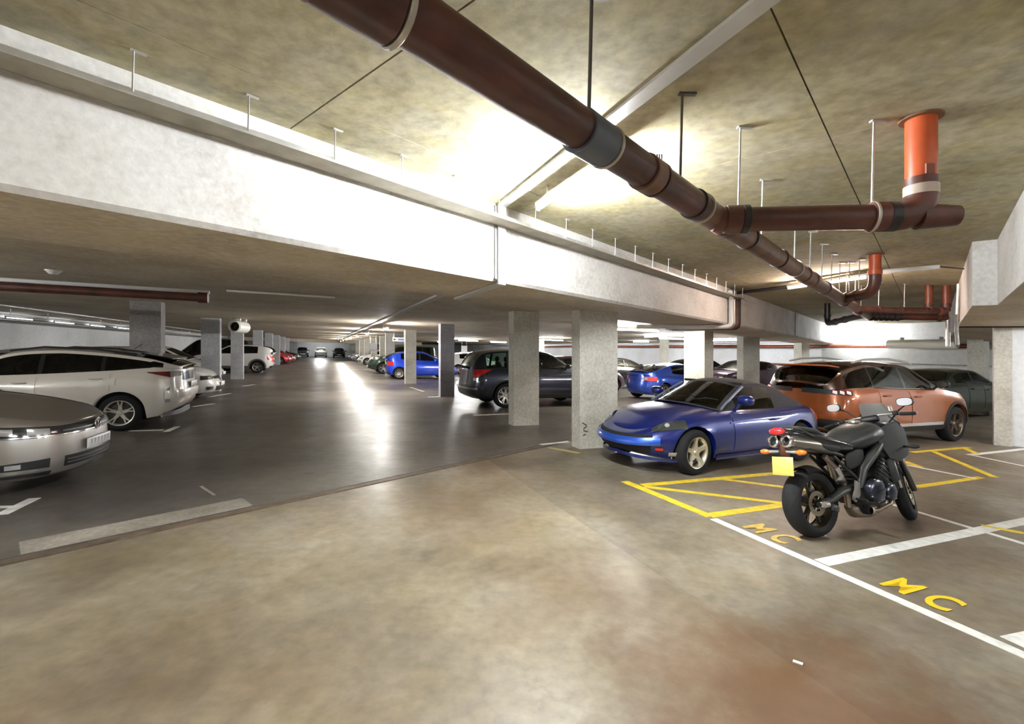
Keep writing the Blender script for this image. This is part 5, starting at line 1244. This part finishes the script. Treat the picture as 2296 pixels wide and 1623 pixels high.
    for (x, z) in ((1.13, 1.0), (1.19, .86)): m.box((x, 0, z), (.08, .27, .035), Matrix.Rotation(.4, 3, 'Y'), .01)
    m.build('fork_yoke', SILVR, t)
    MB().tube([(.97, -.37, 1.06), (1.02, -.26, 1.08), (1.1, -.12, 1.1), (1.1, .12, 1.1), (1.02, .26, 1.08), (.97, .37, 1.06)], .012, 10).build('handlebar', M('bar silver', (.62, .6, .54), .3, .85), t)
    for sd in (-1, 1):
        MB().tube([(.93, sd * .4, 1.052), (.99, sd * .28, 1.073)], .018, 10).build('grip', RUBBER, t)
        MB().tube([(1.0, sd * .27, 1.085), (1.05, sd * .3, 1.08), (1.01, sd * .41, 1.06)], .007, 6).build('lever', SILVR, t)
        MB().box((1.02, sd * .24, 1.09), (.06, .05, .045), None, .01).build('switch_gear', MBK, t)
        m = MB().tube([(1.2, sd * .12, 1.03), (1.16, sd * .26, 1.16), (1.12, sd * .34, 1.2)], .008, 8); mr = m.build('mirror', BLACK, t)
        q = MB(); c = Vector((1.09, sd * .36, 1.215 + (.02 if sd < 0 else 0))); rows = []
        for (dx, k) in ((.04, .3), (.03, .7), (.01, 1), (-.012, 1.0)):
            rows.append([c + Vector((dx, .075 * k * math.copysign(abs(math.cos(a)) ** .7, math.cos(a)), .042 * k * math.copysign(abs(math.sin(a)) ** .7, math.sin(a)))) for a in [2 * pi * i / 18 for i in range(18)]])
        q.grid(rows, True); q.build('mirror_shell', BLACK, mr)
        MB().add([c + Vector((-.013, .07 * math.copysign(abs(math.cos(a)) ** .7, math.cos(a)), .038 * math.copysign(abs(math.sin(a)) ** .7, math.sin(a)))) for a in [2 * pi * i / 18 for i in range(18)]], [tuple(reversed(range(18)))]).build('mirror_glass', M('mirror face', (.85, .86, .88), .25, .6), mr)
        # front indicators, pegs
        MB().tube([(1.25, sd * .15, .78), (1.24, sd * .26, .78)], .012, 8).build('indicator_stalk', BLACK, t)
        MB().ell((1.24, sd * .29, .78), (.022, .05, .02), 12, 8).build('indicator', MBK, t)
        MB().tube([(-.37, sd * .04, .775), (-.375, sd * .15, .77)], .014, 8).build('indicator_stalk', M('grey stalk', (.28, .28, .28), .5), t)
        MB().ell((-.378, sd * .19, .77), (.03, .055, .026), 14, 8).build('indicator', AMBER, t)
        b = MB(); b.extrude([(.44, .5), (.5, .47), (.48, .36), (.4, .3), (.36, .33), (.42, .42)], .014, (0, sd * .165, 0)); pg = b.build('footrest_hanger', SILVR, t)
        MB().tube([(.41, sd * .17, .33), (.41, sd * .27, .325)], .013, 8).build('footrest', RUBBER, pg)
        b = MB(); b.extrude([(.2, .62), (.26, .64), (.3, .54), (.22, .49), (.19, .51), (.25, .55)], .012, (0, sd * .15, 0)); pg = b.build('pillion_hanger', SILVR, t)
        MB().tube([(.21, sd * .155, .505), (.2, sd * .24, .51)], .012, 8).build('footrest', RUBBER, pg)
    MB().box((1.08, 0, 1.07), (.07, .16, .06), Matrix.Rotation(.5, 3, 'Y'), .012).build('instrument_panel', BLACK, t)
    MB().lathe([(.001, .05), (.02, .05), (.022, 0), (.001, 0)], (1.05, -.2, 1.12), 'z', 14).build('brake_reservoir', SILVR, t)
    m = MB()
    for (a, b_, c) in (((1.06, -.2, 1.1), (1.3, -.16, 1.02), (1.36, -.1, .7)), ((1.04, .22, 1.09), (1.26, .14, 1.0), (1.2, .06, .8))): m.tube([a, b_, c], .006, 6)
    m.build('hose', BLACK, t)
    # mudguards, plate
    rows = []
    for i in range(15):
        a = .15 + 1.75 * i / 14; rows.append([Vector((1.44 + (.325 - .02 * abs(v)) * math.cos(a), .068 * v, .3 + (.325 - .03 * v * v) * math.sin(a))) for v in (-1, -.6, 0, .6, 1)])
    m = MB().grid(rows); m.grid([[p * 1 + Vector((0, 0, -.004)) for p in reversed(r)] for r in rows]); m.build('front_mudguard', GB, t)
    rows = []
    for i in range(15):
        a = .3 + 1.5 * i / 14; rows.append([Vector((.345 * math.cos(a), .085 * v, .315 + (.35 - .05 * v * v) * math.sin(a))) for v in (-1, -.6, 0, .6, 1)])
    m = MB().grid(rows); m.grid([[p + Vector((0, 0, -.005)) for p in reversed(r)] for r in rows]); m.build('hugger', MBK, t)
    MB().box((-.36, 0, .8), (.03, .09, .16), Matrix.Rotation(-.25, 3, 'Y'), .01).build('plate_bracket', M('brown bracket', (.12, .045, .03), .5), t)
    MB().box((-.4, 0, .64), (.008, .222, .172), Matrix.Rotation(.12, 3, 'Y'), .003).build('number_plate', YPLATE, t)
    MB().tube([(.5, .13, .32), (.42, .28, .04), (.4, .3, .02)], .012, 8).build('side_stand', MBK, t)
    bpy.context.view_layer.update()
    ax = Vector((-.38, 0, .92)).normalized(); h = Vector((1.12, 0, 1.03)); RS = Matrix.Translation(h) @ Matrix.Rotation(math.radians(22), 4, ax) @ Matrix.Translation(-h)
    for c in list(t.children):
        if c.name.split('.')[0] in ('front_wheel', 'fork', 'fork_yoke', 'front_mudguard', 'handlebar', 'grip', 'lever', 'switch_gear', 'brake_reservoir', 'instrument_panel'): c.matrix_local = RS @ c.matrix_local
    for c in list(t.children):
        if c.name.split('.')[0] in ('tail_fairing', 'pillion_seat', 'tail_light', 'grab_rail', 'silencer', 'plate_bracket', 'number_plate') or (c.name.split('.')[0] in ('indicator', 'indicator_stalk') and c.data.vertices[0].co.x < 0): c.location = (c.location.x + .1, 0, c.location.z + .035)
    return t
motorbike()
